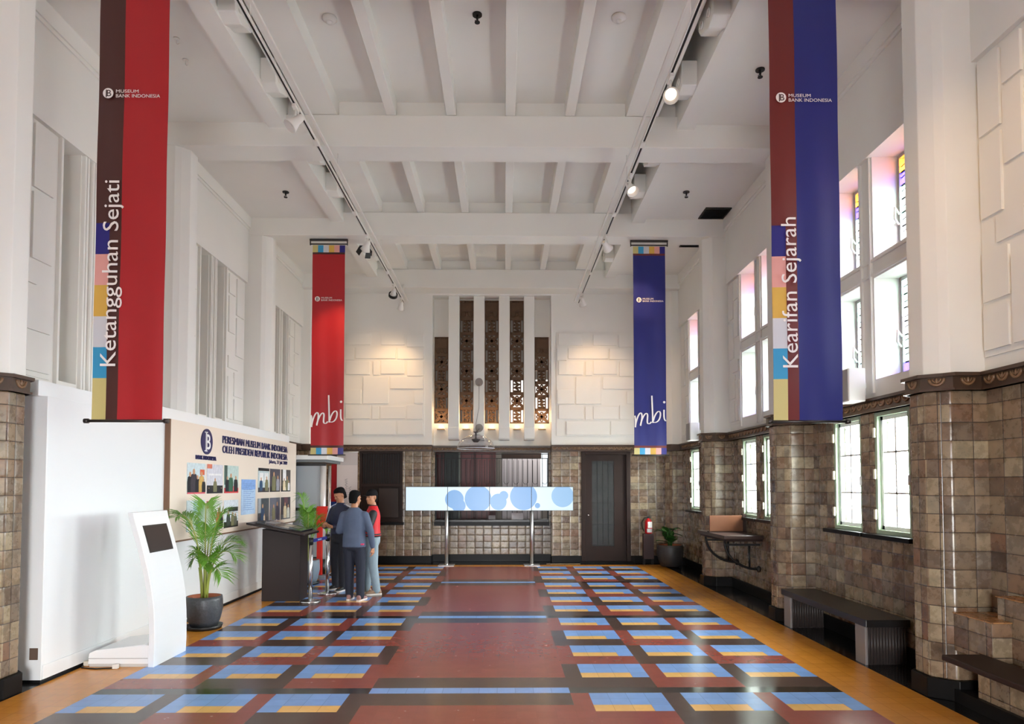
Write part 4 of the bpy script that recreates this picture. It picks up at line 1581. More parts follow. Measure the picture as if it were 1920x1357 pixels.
t = thing('exhibit_board', 'large beige exhibit board with navy lettering, mounted on the white partition', 'board', (PX, 0, 0))
BEIGE = mat('beige_laminate', srgb(232, 218, 202), 0.35)
MB().box(0.0015, 0.062, 7.98, 12.76, 1.04, 2.485).build('panel', BEIGE, t, bevel=0.003)
MB().box(0.001, 0.058, 7.955, 7.98, 1.03, 2.485).build('edge_strip', mat('brown_edge', srgb(116, 84, 62), 0.5), t)
MB().box(0.001, 0.060, 7.98, 12.76, 1.02, 1.04).build('edge_strip', mat('brown_edge', srgb(116, 84, 62), 0.5), t)
FX = 0.0635
NAVYL = mat('navy_letter', srgb(28, 30, 84), 0.4)
YD, ZD = (0, 1, 0), (0, 0, 1)
text('lettering', 'PERESMIAN MUSEUM BANK INDONESIA', NAVYL, t, (FX, 9.42, 2.29), YD, ZD, w=2.79, h=0.105, bold=0.0, ext=0.012, gap=0.13)
text('lettering', 'OLEH PRESIDEN REPUBLIK INDONESIA', NAVYL, t, (FX, 9.42, 2.155), YD, ZD, w=2.79, h=0.105, bold=0.0, ext=0.012, gap=0.13)
text('lettering', 'Jakarta, 21 Juli 2009', NAVYL, t, (FX, 11.28, 2.055), YD, ZD, w=0.94, h=0.08, bold=0.0, ext=0.008, gap=0.13)
text('lettering', 'BANK INDONESIA', NAVYL, t, (FX, 8.61, 2.035), YD, ZD, w=0.6, h=0.055, bold=0.0, ext=0.012, gap=0.13)
n_ = 40
mb = MB()
mb.prism([(8.92 + 0.165 * math.cos(2 * PI * i / n_), 2.277 + 0.168 * math.sin(2 * PI * i / n_)) for i in range(n_)], 'x', FX, FX + 0.012)
em = mb.build('emblem', NAVYL, t)
EMW = mat('emblem_white', (0.88, 0.87, 0.86, 1), 0.5)
text('monogram', 'B', EMW, em, (FX + 0.0125, 8.885, 2.175), YD, ZD, w=0.13, h=0.2, bold=0.01, ext=0.003)
text('monogram', 'I', EMW, em, (FX + 0.0125, 8.87, 2.145), YD, ZD, w=0.03, h=0.26, bold=0.0, ext=0.003)
MB().box(FX + 0.0125, FX + 0.0155, 8.84, 8.925, 2.392, 2.405).build('monogram', EMW, em)
MB().box(FX + 0.0125, FX + 0.0155, 8.84, 8.925, 2.148, 2.161).build('monogram', EMW, em)

# photographs: flat prints, each its own thing; the pictures are simple patches of people and rooms
SKIN = mat('print_skin', srgb(196, 148, 112), 0.4)
PCOL = {}


def pc(r, g, b):
    return mat(f'print_{r}_{g}_{b}', srgb(r, g, b), 0.35, noise=0.3, nscale=22)


def photo(y0, z0, bg, floorc, people, lab, seed, extras=()):
    rnd = random.Random(seed)
    W, H = 0.5, 0.39
    t = thing('photo_print', lab, 'photograph', (PX + 0.0638, y0, z0), group='photographs on the beige exhibit board')
    MB().box(0.0, 0.006, 0, W, 0, H).build('print', bg, t)
    MB().box(0.006, 0.0066, 0.0, W, 0, H * rnd.uniform(0.16, 0.28)).build('print_ground', floorc, t)
    d = 0.0072
    for (a, b, c, e, m) in extras:
        MB().box(0.006, d, a * W, b * W, c * H, e * H).build('print_backdrop', m, t)
        d += 0.0004
    for k, (u, h, m) in enumerate(people):
        hh = h * H
        cx = u * W
        w = hh * 0.27
        x1 = 0.0085 + 0.0004 * k
        pts = [(cx - w, 0.02), (cx + w, 0.02), (cx + w * 1.05, hh * 0.55), (cx + w * 0.8, hh * 0.78), (cx + w * 0.3, hh * 0.82), (cx - w * 0.3, hh * 0.82), (cx - w * 0.8, hh * 0.78), (cx - w * 1.05, hh * 0.55)]
        mb = MB()
        mb.prism(pts, 'x', 0.006, x1)
        q = mb.build('print_figure', m, t)
        MB().prism([(cx + hh * 0.10 * math.cos(a), hh * 0.9 + hh * 0.12 * math.sin(a)) for a in [2 * PI * i / 12 for i in range(12)]], 'x', 0.006, x1 + 0.0001).build('print_head', SKIN, q)
    return t


BK, DK, WHT, OL, RD, GN, BL, CRM = pc(28, 26, 30), pc(58, 50, 56), pc(232, 230, 232), pc(120, 118, 84), pc(206, 44, 50), pc(52, 96, 72), pc(44, 78, 112), pc(222, 204, 168)
SK, GY, PKB = pc(198, 214, 218), pc(150, 152, 162), pc(214, 92, 106)
Z1_, Z2_ = 1.595, 1.105
photo(8.387, Z1_, SK, PKB, [(0.15, 0.7, BK), (0.35, 0.8, DK), (0.55, 0.6, BK), (0.78, 0.72, pc(206, 168, 90)), (0.9, 0.5, BK)], 'photo of a dark-suited crowd with a yellow-robed person, under the round emblem', 1, [(0.05, 0.6, 0.1, 0.45, DK), (0.7, 0.95, 0.62, 0.8, pc(214, 96, 56))])
photo(8.941, Z1_, pc(206, 206, 214), BK, [(0.5, 0.52, OL), (0.12, 0.2, BK), (0.9, 0.2, BK)], 'photo of one speaker before a pale backdrop, upper row, between two crowd photos', 2, [(0.0, 0.3, 0.85, 1.0, pc(212, 120, 96)), (0.1, 0.9, 0.62, 0.68, WHT)])
photo(9.492, Z1_, pc(186, 206, 200), RD, [(0.2, 0.6, BK), (0.45, 0.7, GN), (0.8, 0.62, BK)], 'photo of dark figures on a red carpet, upper row left of the blue sheet', 3, [(0.0, 0.2, 0.3, 1.0, pc(70, 92, 84)), (0.3, 0.75, 0.1, 0.25, PKB)])
photo(10.794, Z1_, pc(186, 202, 206), DK, [(0.25, 0.6, BL), (0.75, 0.65, OL)], 'photo with a black strip along its top, upper row just right of the blue sheet', 4, [(0.0, 1.0, 0.88, 1.0, BK), (0.1, 0.45, 0.45, 0.8, WHT), (0.55, 0.9, 0.4, 0.8, WHT)])
photo(11.344, Z1_, pc(76, 72, 82), BK, [(0.35, 0.85, OL), (0.75, 0.7, GY)], 'dark photo of a figure in olive, middle of the upper row under the date line', 5)
photo(11.909, Z1_, pc(72, 66, 62), BK, [(0.3, 0.6, CRM), (0.62, 0.7, OL), (0.8, 0.5, WHT)], 'photo of pale-shirted figures, upper row at the far end of the board', 6, [(0.15, 0.5, 0.5, 1.0, WHT), (0.2, 0.6, 0.05, 0.2, WHT)])
photo(8.391, Z2_ + 0.02, SK, pc(206, 214, 226), [(0.6, 0.45, pc(40, 62, 120)), (0.2, 0.5, CRM)], 'pale photo half hidden by the palm, lower row nearest the white kiosk', 7, [(0.35, 0.75, 0.55, 0.95, pc(150, 186, 190))])
photo(8.947, Z2_, pc(214, 218, 212), pc(120, 150, 140), [(0.75, 0.75, pc(206, 84, 60)), (0.9, 0.6, BK)], 'photo with a red corner and an orange-clad figure, lower row behind the palm fronds', 8, [(0.0, 0.22, 0.75, 1.0, pc(178, 50, 66))])
photo(9.498, Z2_, pc(214, 222, 232), BK, [(0.3, 0.6, pc(60, 70, 60)), (0.6, 0.55, OL), (0.8, 0.5, pc(96, 100, 86))], 'photo of a crowd under a dark umbrella, lower row left of the blue sheet', 9, [(0.3, 0.98, 0.58, 0.74, BK)])
photo(10.802, Z2_, pc(66, 76, 82), pc(44, 62, 70), [(0.4, 0.75, BL), (0.55, 0.35, CRM)], 'photo of a kneeling figure in blue, lower row just right of the blue text sheet', 10, [(0.0, 0.25, 0.4, 1.0, pc(170, 176, 180))])
photo(11.351, Z2_, pc(96, 98, 112), pc(120, 120, 130), [(0.35, 0.7, OL), (0.7, 0.8, pc(62, 62, 80))], 'photo of an olive-clad figure by a white pillar, lower row behind the dark podium', 11, [(0.62, 0.72, 0.0, 0.35, WHT)])
photo(11.919, Z2_, pc(58, 50, 58), pc(96, 98, 104), [(0.4, 0.75, CRM), (0.75, 0.65, pc(206, 204, 190))], 'photo of two cream-clad figures on dark red, lower row at the far end', 12, [(0.3, 0.7, 0.7, 1.0, pc(96, 52, 62))])
t = thing('text_sheet', 'tall pale blue text sheet in the middle of the beige board', 'poster', (PX + 0.0638, 10.115, 1.262))
MB().box(0, 0.006, 0, 0.565, 0, 0.532).build('sheet', pc(176, 202, 236), t)
MB().box(0.006, 0.0066, 0, 0.565, 0.38, 0.532).build('sheet_band', pc(128, 166, 222), t)
for k in range(14):
    MB().box(0.006, 0.0072, 0.07, 0.5 - 0.1 * (k % 4 == 3) - 0.06 * (k % 3), 0.07 + k * 0.03, 0.078 + k * 0.03).build('text_line', pc(108, 138, 196), t)

# ------------------------------------------------------------------ kiosk
t = thing('touch_kiosk', 'white curved touch screen kiosk standing before the partition', 'kiosk', (-3.05, 6.42, 0))
PRF = [(0.055, -0.005), (0.062, 0.12), (0.06, 0.366), (0.045, 0.61), (0.0, 0.86), (-0.075, 1.143), (-0.165, 1.437)]


def kx(z):
    for (a, c), (b, d) in zip(PRF[:-1], PRF[1:]):
        if c <= z <= d:
            q = (z - c) / (d - c)
            q2 = q
            return a + (b - a) * q2
    return PRF[-1][0]


from mathutils.geometry import interpolate_bezier
fine = []
for i in range(25):
    z = -0.0 + 1.445 * i / 24
    # smooth the polyline a little
    v = sum(kx(min(1.437, max(0, z + dz))) for dz in (-0.06, -0.03, 0, 0.03, 0.06)) / 5
    fine.append((v, z))
KG = mat('kiosk_white', (0.80, 0.82, 0.83, 1), 0.22)
out = fine + [(x - 0.055, z) for x, z in reversed(fine)]
body = MB().prism([(x, z) for x, z in out], 'y', 0.0, 0.64).build('body', KG, t, bevel=0.004)
for p in body.data.polygons:
    p.use_smooth = False


def kpt(y, z, off=0.0):
    v = sum(kx(min(1.437, max(0, z + dz))) for dz in (-0.06, -0.03, 0, 0.03, 0.06)) / 5
    return (v + off, y, z)


def kplate(y0, y1, z0, z1, o0, o1, n=6):
    rings = []
    for i in range(n + 1):
        z = z0 + (z1 - z0) * i / n
        rings.append([kpt(y0, z, o0), kpt(y1, z, o0), kpt(y1, z, o1), kpt(y0, z, o1)])
    return MB().rings(rings, 0, True, False)


bz = kplate(0.10, 0.555, 1.055, 1.315, -0.01, 0.003).build('screen_bezel', BLACK_PLASTIC, t, recalc=True)
kplate(0.115, 0.535, 1.07, 1.30, 0.0, 0.0045).build('screen', mat('dark_glossy_screen', srgb(52, 42, 40), 0.4, spec=0.25), bz, recalc=True)
mb = MB()
mb.prism([(0.0, 0.025), (0.0, 0.20), (-0.06, 0.205), (-0.50, 0.155), (-0.56, 0.13), (-0.57, 0.025)], 'y', 0.02, 0.62)
mb.build('base_cover', KG, t, bevel=0.008)
MB().box(-0.56, 0.0, 0.03, 0.61, 0.0, 0.025).build('base', mat('base_grey', srgb(196, 196, 194), 0.5), t)
MB().box(-0.565, -0.01, 0.016, 0.02, 0.078, 0.083).build('seam', mat('seam_grey', srgb(150, 150, 150), 0.6), t)
t2 = thing('adapter_box', 'small cream adapter box on the floor behind the kiosk base', 'adapter', (-3.66, 6.56, 0))
MB().box(-0.02, 0.03, -0.09, 0.09, 0.0, 0.045).build('box', mat('cream_plastic', srgb(214, 206, 190), 0.5), t2, bevel=0.006)
t2 = thing('power_cable', 'dark power cable on the floor along the kiosk base with a white plug', 'cable', (-3.5, 6.40, 0.006))
MB().tube([(-0.2, 0.1, 0.0), (-0.15, 0.0, 0.0), (0.0, -0.04, 0.0), (0.12, -0.02, 0.0), (0.18, 0.0, 0.005)], 0.006, 6).build('cable', IRON, t2)
MB().box(0.15, 0.20, -0.035, 0.0, -0.005, 0.035).build('plug', WHITE_METAL, t2, bevel=0.005)

# ------------------------------------------------------------------ palms
LEAF = mat('palm_green', srgb(100, 152, 44), 0.42, noise=0.3, nscale=3)
LEAFD = mat('deep_leaf_green', srgb(40, 84, 30), 0.4, noise=0.3, nscale=3)
STEM = mat('palm_stem', srgb(150, 160, 70), 0.5)
POT = mat('speckled_dark_pot', srgb(62, 64, 68), 0.4, noise=0.6, nscale=40, bump=0.3)
TERRC = mat('terracotta_rim', srgb(176, 98, 66), 0.6)
SOIL = mat('soil', srgb(60, 42, 30), 0.9, noise=0.3, nscale=20, bump=0.5)


def frond(par, base, az, length, rise, droop, nl, lw, leafm, seed, leaf_len=0.26):
    rnd = random.Random(seed)
    d = Vector((math.cos(az), math.sin(az), 0))
    pts = []
    N = 22
    for i in range(N + 1):
        s = i / N
        r = length * (0.16 * s + 0.84 * s * s * (1 - 0.25 * s)) * 0.92
        z = rise * math.sin(min(1.0, s * 1.02) * PI * 0.5) - droop * s ** 3
        pts.append(Vector(base) + d * r + Vector((0, 0, z)))
    mb = MB()
    mb.tube(pts, [0.009 * (1 - 0.8 * i / N) + 0.0015 for i in range(N + 1)], 6, 1)
    for k in range(nl):
        s = 0.38 + 0.62 * (k / (nl - 1))
        f = s * N
        i = min(N - 1, int(f))
        p = pts[i].lerp(pts[i + 1], f - i)
        tg = (pts[i + 1] - pts[i]).normalized()
        side = tg.cross(Vector((0, 0, 1)))
        side = side.normalized() if side.length > 1e-3 else Vector((-d.y, d.x, 0))
        up = side.cross(tg).normalized()
        L = leaf_len * (0.55 + 0.45 * math.sin(PI * min(1, 0.15 + 0.85 * (s - 0.38) / 0.62))) * rnd.uniform(0.85, 1.1)
        for sg in (1, -1):
            dr = (side * sg * 0.62 + tg * 0.75 + up * rnd.uniform(0.05, 0.3)).normalized()
            a = p
            b = p + dr * L * 0.5
            c = p + dr * L + Vector((0, 0, -L * rnd.uniform(0.12, 0.3)))
            wv = dr.cross(up).normalized() * lw
            vs = [a - wv * 0.25, a + wv * 0.25, b + wv, b - wv, c, b + up * 0.004]
            mb.add(vs, [[0, 1, 2, 5], [0, 5, 3], [5, 2, 4], [3, 5, 4]], 0, True)
    return mb.build('frond', [leafm, STEM], par)


def pot(par, r, h, mt, saucer=True):
    MB().lathe([(0.001, 0.03), (r * 0.72, 0.03), (r * 0.86, h * 0.25), (r * 1.02, h * 0.6), (r * 1.0, h * 0.9), (r * 0.97, h), (r * 0.9, h), (r * 0.9, h * 0.86), (0.001, h * 0.86)], n=36, m=0).build('pot', mt, par)
    MB().lathe([(r * 0.905, h * 0.855), (r * 0.895, h * 1.0), (r * 0.885, h * 1.0), (r * 0.885, h * 0.855)], n=36).build('pot_lining', TERRC, par)
    MB().lathe([(r * 0.89, h * 0.87), (r * 0.5, h * 0.9), (0.001, h * 0.91)], n=28).build('soil', SOIL, par)
    if saucer:
        MB().lathe([(0.001, 0.0), (r * 0.95, 0.0), (r * 1.03, 0.045), (r * 0.99, 0.045), (r * 0.92, 0.02), (0.001, 0.02)], n=32).build('saucer', BLACK_PLASTIC, par)


t = thing('potted_palm', 'potted palm with bright green fronds between the kiosk and the podium', 'plant', (-3.30, 8.17, 0))
pot(t, 0.205, 0.385, POT)
mb = MB()
for q in range(6):
    a = q * 1.05
    mb.tube([(0.03 * math.cos(a), 0.03 * math.sin(a), 0.34), (0.045 * math.cos(a), 0.045 * math.sin(a), 0.55), (0.07 * math.cos(a), 0.07 * math.sin(a), 0.72)], [0.013, 0.011, 0.008], 7)
mb.build('stem_cluster', STEM, t)
FR = [(-1.85, 0.62, 1.04, 0.1, 28), (2.0, 0.18, 1.08, 0.0, 24), (0.9, 0.30, 1.0, 0.05, 24), (-0.25, 0.52, 0.64, 0.18, 26), (0.35, 0.46, 0.70, 0.10, 24), (3.35, 0.40, 0.58, 0.22, 24), (-1.0, 0.34, 0.55, 0.12, 22), (-2.2, 0.30, 0.62, 0.12, 22), (1.6, 0.22, 0.8, 0.05, 20), (-0.6, 0.42, 0.44, 0.2, 22)]
for i, (az, L, rz_, dp, nl) in enumerate(FR):
    wl = math.cos(az) < -0.45
    frond(t, (0.03 * math.cos(az), 0.03 * math.sin(az), 0.40), az, min(L, 0.16) if wl else L, rz_, dp, int(nl * 1.5), 0.0062, LEAF, 20 + i, 0.15 if wl else 0.29)
t = thing('potted_palm', 'potted palm behind the dark podium, beside the red sign stand', 'plant', (-3.12, 11.8, 0))
pot(t, 0.2, 0.42, mat('grey_blue_pot', srgb(120, 132, 144), 0.45, noise=0.2))
for i, (az, L, rz_, dp, nl) in enumerate([(2.9, 0.34, 1.15, 0.05, 24), (-0.2, 0.4, 0.7, 0.15, 22), (0.9, 0.3, 0.8, 0.1, 20), (-1.3, 0.3, 0.9, 0.08, 22), (2.1, 0.3, 0.95, 0.1, 20), (-2.4, 0.3, 0.85, 0.1, 20)]):
    frond(t, (0.02 * math.cos(az), 0.02 * math.sin(az), 0.4), az, L * 0.55 if math.cos(az) < -0.5 else L, rz_, dp, int(nl * 1.4), 0.007, LEAF, 60 + i, 0.27)
t = thing('potted_plant', 'dark potted plant with broad green leaves in the back right corner', 'plant', (3.74, 14.12, 0))
pot(t, 0.27, 0.47, mat('black_pot', srgb(44, 42, 42), 0.5, noise=0.3, nscale=12), False)
rnd = random.Random(5)
mb = MB()
for i in range(5):
    a = i * 1.26
    mb.tube([(0.03 * math.cos(a), 0.03 * math.sin(a), 0.4), (0.06 * math.cos(a), 0.06 * math.sin(a), 0.75)], 0.012, 6)
mb.build('stem_cluster', LEAFD, t)
for i in range(16):
    az = i * 2.4
    el = 0.25 + 0.9 * (i / 16)
    d = Vector((math.cos(az) * math.cos(el), math.sin(az) * math.cos(el), math.sin(el)))
    b = Vector((0.05 * math.cos(az), 0.05 * math.sin(az), 0.5 + 0.3 * rnd.random()))
    L = rnd.uniform(0.26, 0.36) if math.cos(az) < 0.5 else 0.22
    s_ = d.cross(Vector((0, 0, 1))).normalized()
    u_ = s_.cross(d)
    mb = MB()
    rows = []
    for k in range(7):
        q = k / 6
        c = b + d * L * q + Vector((0, 0, -0.10 * q * q))
        w = 0.08 * math.sin(PI * (0.08 + 0.9 * q)) + 0.002
        rows.append([c - s_ * w + u_ * 0.012, c - u_ * 0.004, c + s_ * w + u_ * 0.012])
    mb.rings(rows, 0, False, True, False)
    mb.build('leaf', LEAFD, t)

# ------------------------------------------------------------------ podium and barrier posts
ESP = mat('espresso_laminate', srgb(50, 42, 41), 0.4, spec=0.22)
t = thing('display_podium', 'dark brown podium with a sloping map top in front of the exhibit board', 'podium', (-3.01, 10.25, 0))
MB().prism([(-0.28, 0.0), (0.28, 0.0), (0.28, 0.965), (-0.28, 1.06)], 'y', -0.2, 0.2).build('body', ESP, t, bevel=0.004)
sl = lambda x: 1.045 - 0.19 * x
mb = MB()
mb.prism([(-0.46, sl(-0.46)), (0.40, sl(0.40)), (0.40, sl(0.40) + 0.03), (-0.46, sl(-0.46) + 0.03)], 'y', -0.36, 0.36)
tp = mb.build('top', ESP, t, bevel=0.004)
mb = MB()
mb.prism([(-0.34, sl(-0.34) + 0.03), (0.32, sl(0.32) + 0.03), (0.32, sl(0.32) + 0.055), (-0.34, sl(-0.34) + 0.055)], 'y', -0.3, 0.3)
mb.build('map_panel', mat('dark_glass_top', srgb(44, 42, 44), 0.1), tp, bevel=0.003)
for (a, b, c, d, col) in ((-0.28, -0.14, -0.1, 0.22, (150, 150, 152)), (-0.12, -0.02, -0.16, 0.2, (92, 76, 70)), (0.0, 0.1, -0.05, 0.24, (176, 170, 150)), (0.12, 0.22, -0.1, 0.2, (120, 112, 100))):
    MB().prism([(a, sl(a) + 0.0553), (b, sl(b) + 0.0553), (b, sl(b) + 0.0565), (a, sl(a) + 0.0565)], 'y', c, d).build('map_picture', mat('map_%d_%d' % (col[0], col[1]), srgb(*col), 0.3, noise=0.4, nscale=25), tp)


def stanchion(x, y, lab):
    t = thing('barrier_post', lab, 'barrier post', (x, y, 0), group='steel belt barrier posts')
    MB().lathe([(0.001, 0.0), (0.15, 0.0), (0.152, 0.012), (0.138, 0.025), (0.06, 0.035), (0.032, 0.05), (0.001, 0.05)], n=36).build('base', CHROME, t)
    MB().cyl((0, 0, 0.04), (0, 0, 0.90), 0.031, n=24).build('post', CHROME, t)
    MB().cyl((0, 0, 0.84), (0, 0, 0.935), 0.036, n=24).build('belt_head', BLACK_PLASTIC, t)
    return t


stanchion(-2.555, 9.99, 'steel barrier post against the corner of the dark podium')
st = stanchion(-2.50, 10.72, 'steel barrier post behind the podium, beside the people')
t = thing('barrier_belt', 'blue barrier belt stretched between the two steel posts', 'belt', (-2.555, 10.03, 0.86))
mb = MB()
mb.prism([(0.002, 0.0), (0.052, 0.645), (0.055, 0.645), (0.005, 0.0)], 'z', 0.0, 0.05)
mb.build('belt', mat('belt_blue', srgb(36, 52, 148), 0.6), t)
MB().prism([(0.0235, 0.24), (0.0359, 0.40), (0.0375, 0.40), (0.0251, 0.24)], 'z', 0.015, 0.034).build('belt_print', mat('belt_white', srgb(200, 206, 226), 0.6), t)

# ------------------------------------------------------------------ entrance corner at the far left
t = thing('door_canopy', 'white canopy slab over the glass entrance at the far left end', 'canopy', (-3.6, 13.55, 2.2))
MB().box(-0.53, 0.5, -0.62, 0.7, 0.0, 0.085).build('slab', WHITE_GLOSS, t, bevel=0.004)
MB().box(-0.5, 0.44, -0.56, 0.66, -0.05, 0.0).build('underside_shade', mat('shadow_grey', srgb(120, 124, 126), 0.5), t)  # grey slab: shade under the canopy put into its colour
t = thing('glass_gate', 'grey frosted glass gate with a bright steel column beside the exhibit wall', 'gate', (-3.45, 13.05, 0))
MB().box(-0.52, 0.19, -0.02, 0.0, 0.34, 2.08).build('frosted_pane', mat('frosted_grey_glass', srgb(160, 168, 174), 0.35), t)
MB().box(-0.52, 0.3, -0.035, 0.02, 2.08, 2.13).build('top_rail', BLACK_PLASTIC, t)
MB().box(-0.52, 0.3, -0.03, 0.02, 1.22, 1.28).build('handrail', BLACK_PLASTIC, t)
MB().cyl((0.245, 0.0, 0.30), (0.245, 0.0, 2.08), 0.062, n=24).build('column', mat('satin_white_steel', (0.82, 0.83, 0.82, 1), 0.25, metal=0.5), t)
MB().cyl((0.37, 0.0, 0.05), (0.37, 0.0, 2.08), 0.028, n=18).build('column', CHROME, t)
MB().lathe([(0.066, 0), (0.075, 0.0), (0.075, 0.05), (0.066, 0.05)], (0.245, 0.0, 1.2), 24).build('collar', CHROME, t)
MB().cyl((0.245, 0.0, 0.0), (0.245, 0.0, 0.30), 0.09, n=24).build('column_foot', BLACK_PLASTIC, t)
MB().tube([(0.44, 0.0, 1.2), (0.44, 0.0, 0.08), (0.425, 0, 0.03), (0.37, 0, 0.012), (0.2, 0, 0.012)], 0.018, 10).build('rail_leg', CHROME, t)
t = thing('sign_stand', 'red leaning sign on a stand beside the palm behind the podium', 'sign', (-3.1, 12.5, 0))
mb = MB()
mb.add([(-0.115, 0, 0.98), (0.095, 0, 0.98), (0.115, 0.05, 1.32), (-0.085, 0.05, 1.32), (-0.115, 0.02, 0.98), (0.095, 0.02, 0.98), (0.115, 0.07, 1.32), (-0.085, 0.07, 1.32)], [[0, 1, 2, 3], [7, 6, 5, 4], [0, 4, 5, 1], [1, 5, 6, 2], [2, 6, 7, 3], [3, 7, 4, 0]])
mb.build('sign_plate', mat('sign_red', srgb(214, 38, 28), 0.4), t)
MB().box(-0.07, 0.03, 0.02, 0.06, 0.06, 0.98).build('sign_post', mat('sign_red', srgb(214, 38, 28), 0.4), t, bevel=0.004)
MB().box(-0.16, 0.12, -0.1, 0.14, 0.0, 0.06).build('foot', mat('foot_grey', srgb(120, 124, 130), 0.5), t, bevel=0.006)
t = thing('strip_banner', 'narrow red and blue strip banner on the back wall at the far left', 'banner', (-3.455, YB - 0.06, 0.35))
MB().box(-0.06, 0.06, 0, 0.02, 1.0, 1.95).build('red_strip', CL_RED, t)
MB().box(-0.06, 0.06, 0, 0.02, 0.0, 1.0).build('blue_strip', mat('strip_blue', srgb(36, 62, 140), 0.45), t)
t = thing('text_banner', 'pale upright banner with grey upright script, left of the dark shuttered window', 'banner', (-3.165, YB - 0.09, 0.5))
MB().box(-0.225, 0.225, 0, 0.012, 0.0, 1.93).build('sheet', mat('pale_lilac_sheet', srgb(206, 196, 194), 0.5), t)
MB().box(-0.225, 0.225, -0.002, 0.0, 1.65, 1.93).build('top_band', mat('pale_grey_sheet', srgb(186, 180, 180), 0.5), t)
mb = MB()
GP = mat('grey_script', srgb(112, 108, 116), 0.6)
for x, z0, z1 in ((-0.02, 0.75, 1.38), (0.06, 0.7, 1.2)):
    pts = []
    k = 0
    z = z0
    rr = random.Random(int(x * 100))
    while z < z1:
        pts.append((x + (0.025 if k % 2 else -0.025) + rr.uniform(-0.008, 0.008), -0.003, z))
        z += rr.uniform(0.012, 0.035)
        k += 1
    MB().tube(pts, 0.004, 4).build('script', GP, t)
MB().cyl((-0.24, 0.005, 1.94), (0.24, 0.005, 1.94), 0.012, n=10).build('top_rod', BRUSHED, t)

# ------------------------------------------------------------------ extinguisher
t = thing('extinguisher_stand', 'dark red box stand under the fire extinguisher, right of the back door', 'stand', (3.40, 14.68, 0))
mb = MB()
mb.box(-0.11, 0.11, -0.08, 0.08, 0.12, 0.66)
mb.build('box', mat('dark_maroon_box', srgb(50, 24, 24), 0.5), t, bevel=0.006)
for x in (-0.09, 0.09):
    for y in (-0.06, 0.06):
        MB().box(x - 0.012, x + 0.012, y - 0.012, y + 0.012, 0, 0.12).build('leg', IRON, t)
t = thing('fire_extinguisher', 'red fire extinguisher with white label and black hose on its stand', 'fire extinguisher', (3.41, 14.68, 0.661))
MB().lathe([(0.001, 0), (0.075, 0), (0.078, 0.02), (0.078, 0.25), (0.06, 0.295), (0.025, 0.32), (0.022, 0.335), (0.001, 0.335)], n=28).build('cylinder', mat('extinguisher_red', srgb(186, 22, 30), 0.3), t)
mb = MB()
mb.rings([[(0.0795 * math.cos(a), 0.0795 * math.sin(a), z) for a in [-PI * 0.62 + PI * 0.62 * i / 10 for i in range(11)]] for z in (0.13, 0.26)], 0, False, True, False)
mb.build('label', mat('label_white', srgb(226, 224, 222), 0.5), t)
mb = MB()
mb.rings([[(0.0795 * math.cos(a), 0.0795 * math.sin(a), z) for a in [-PI * 0.7 + PI * 0.5 * i / 10 for i in range(11)]] for z in (0.03, 0.11)], 0, False, True, False)
mb.build('label', mat('label_grey', srgb(186, 182, 180), 0.5), t)
mb = MB()
mb.box(-0.04, 0.06, -0.012, 0.012, 0.345, 0.36)
mb.box(-0.02, 0.07, -0.01, 0.01, 0.372, 0.385)
mb.cyl((0, 0, 0.33), (0, 0, 0.375), 0.018, n=12)
mb.build('valve_handle', IRON, t)
MB().tube([(-0.02, 0, 0.35), (-0.09, 0, 0.33), (-0.14, 0, 0.25), (-0.135, 0, 0.15), (-0.1, -0.02, 0.05)], 0.012, 8).build('hose', IRON, t)
t = thing('floor_strip', 'pale metal strip on the floor before the dark back door', 'strip', (1.62, YB - 0.2, 0))
MB().box(-0.42, 0.42, -0.02, 0.02, 0, 0.006).build('strip', mat('worn_brass', srgb(156, 132, 100), 0.4, metal=0.6), t)

# ------------------------------------------------------------------ people
def voxel(mb, name, mt, parent, vox, it=4):
    me = mb.mesh(name + '_src', mt)
    o = bpy.data.objects.new('tmp', me)
    C.objects.link(o)
    r = o.modifiers.new('r', 'REMESH')
    r.mode = 'VOXEL'
    r.voxel_size = vox
    r.use_smooth_shade = True
    sm = o.modifiers.new('s', 'SMOOTH')
    sm.factor = 0.5
    sm.iterations = it
    bpy.context.view_layer.update()
    m2 = bpy.data.meshes.new_from_object(o.evaluated_get(bpy.context.evaluated_depsgraph_get()))
    bpy.data.objects.remove(o)
    m2.materials.clear()
    m2.materials.append(mt)
    ob = bpy.data.objects.new(name, m2)
    C.objects.link(ob)
    ob.parent = parent
    return ob


def ell(mb, z, rx, ry, cx=0.0, cy=0.0, n=20):
    return [(cx + rx * math.cos(2 * PI * i / n), cy + ry * math.sin(2 * PI * i / n), z) for i in range(n)]


def limb(mb, pts, rs, n=12):
    P, R = [], []
    for i in range(len(pts) - 1):
        for k in range(6):
            q = k / 6
            P.append(Vector(pts[i]).lerp(Vector(pts[i + 1]), q))
            R.append(rs[i] * (1 - q) + rs[i + 1] * q)
    P.append(Vector(pts[-1]))
    R.append(rs[-1])
    mb.tube(P, R, n)
    for p, r in zip(pts, rs):
        mb.ball(p, r * 0.99, n=12, k=8)


SKINM = mat('skin', srgb(176, 124, 92), 0.5, noise=0.06, nscale=10)
HAIR = mat('black_hair', srgb(13, 11, 11), 0.85, noise=0.3, nscale=60, bump=0.4, spec=0.15)


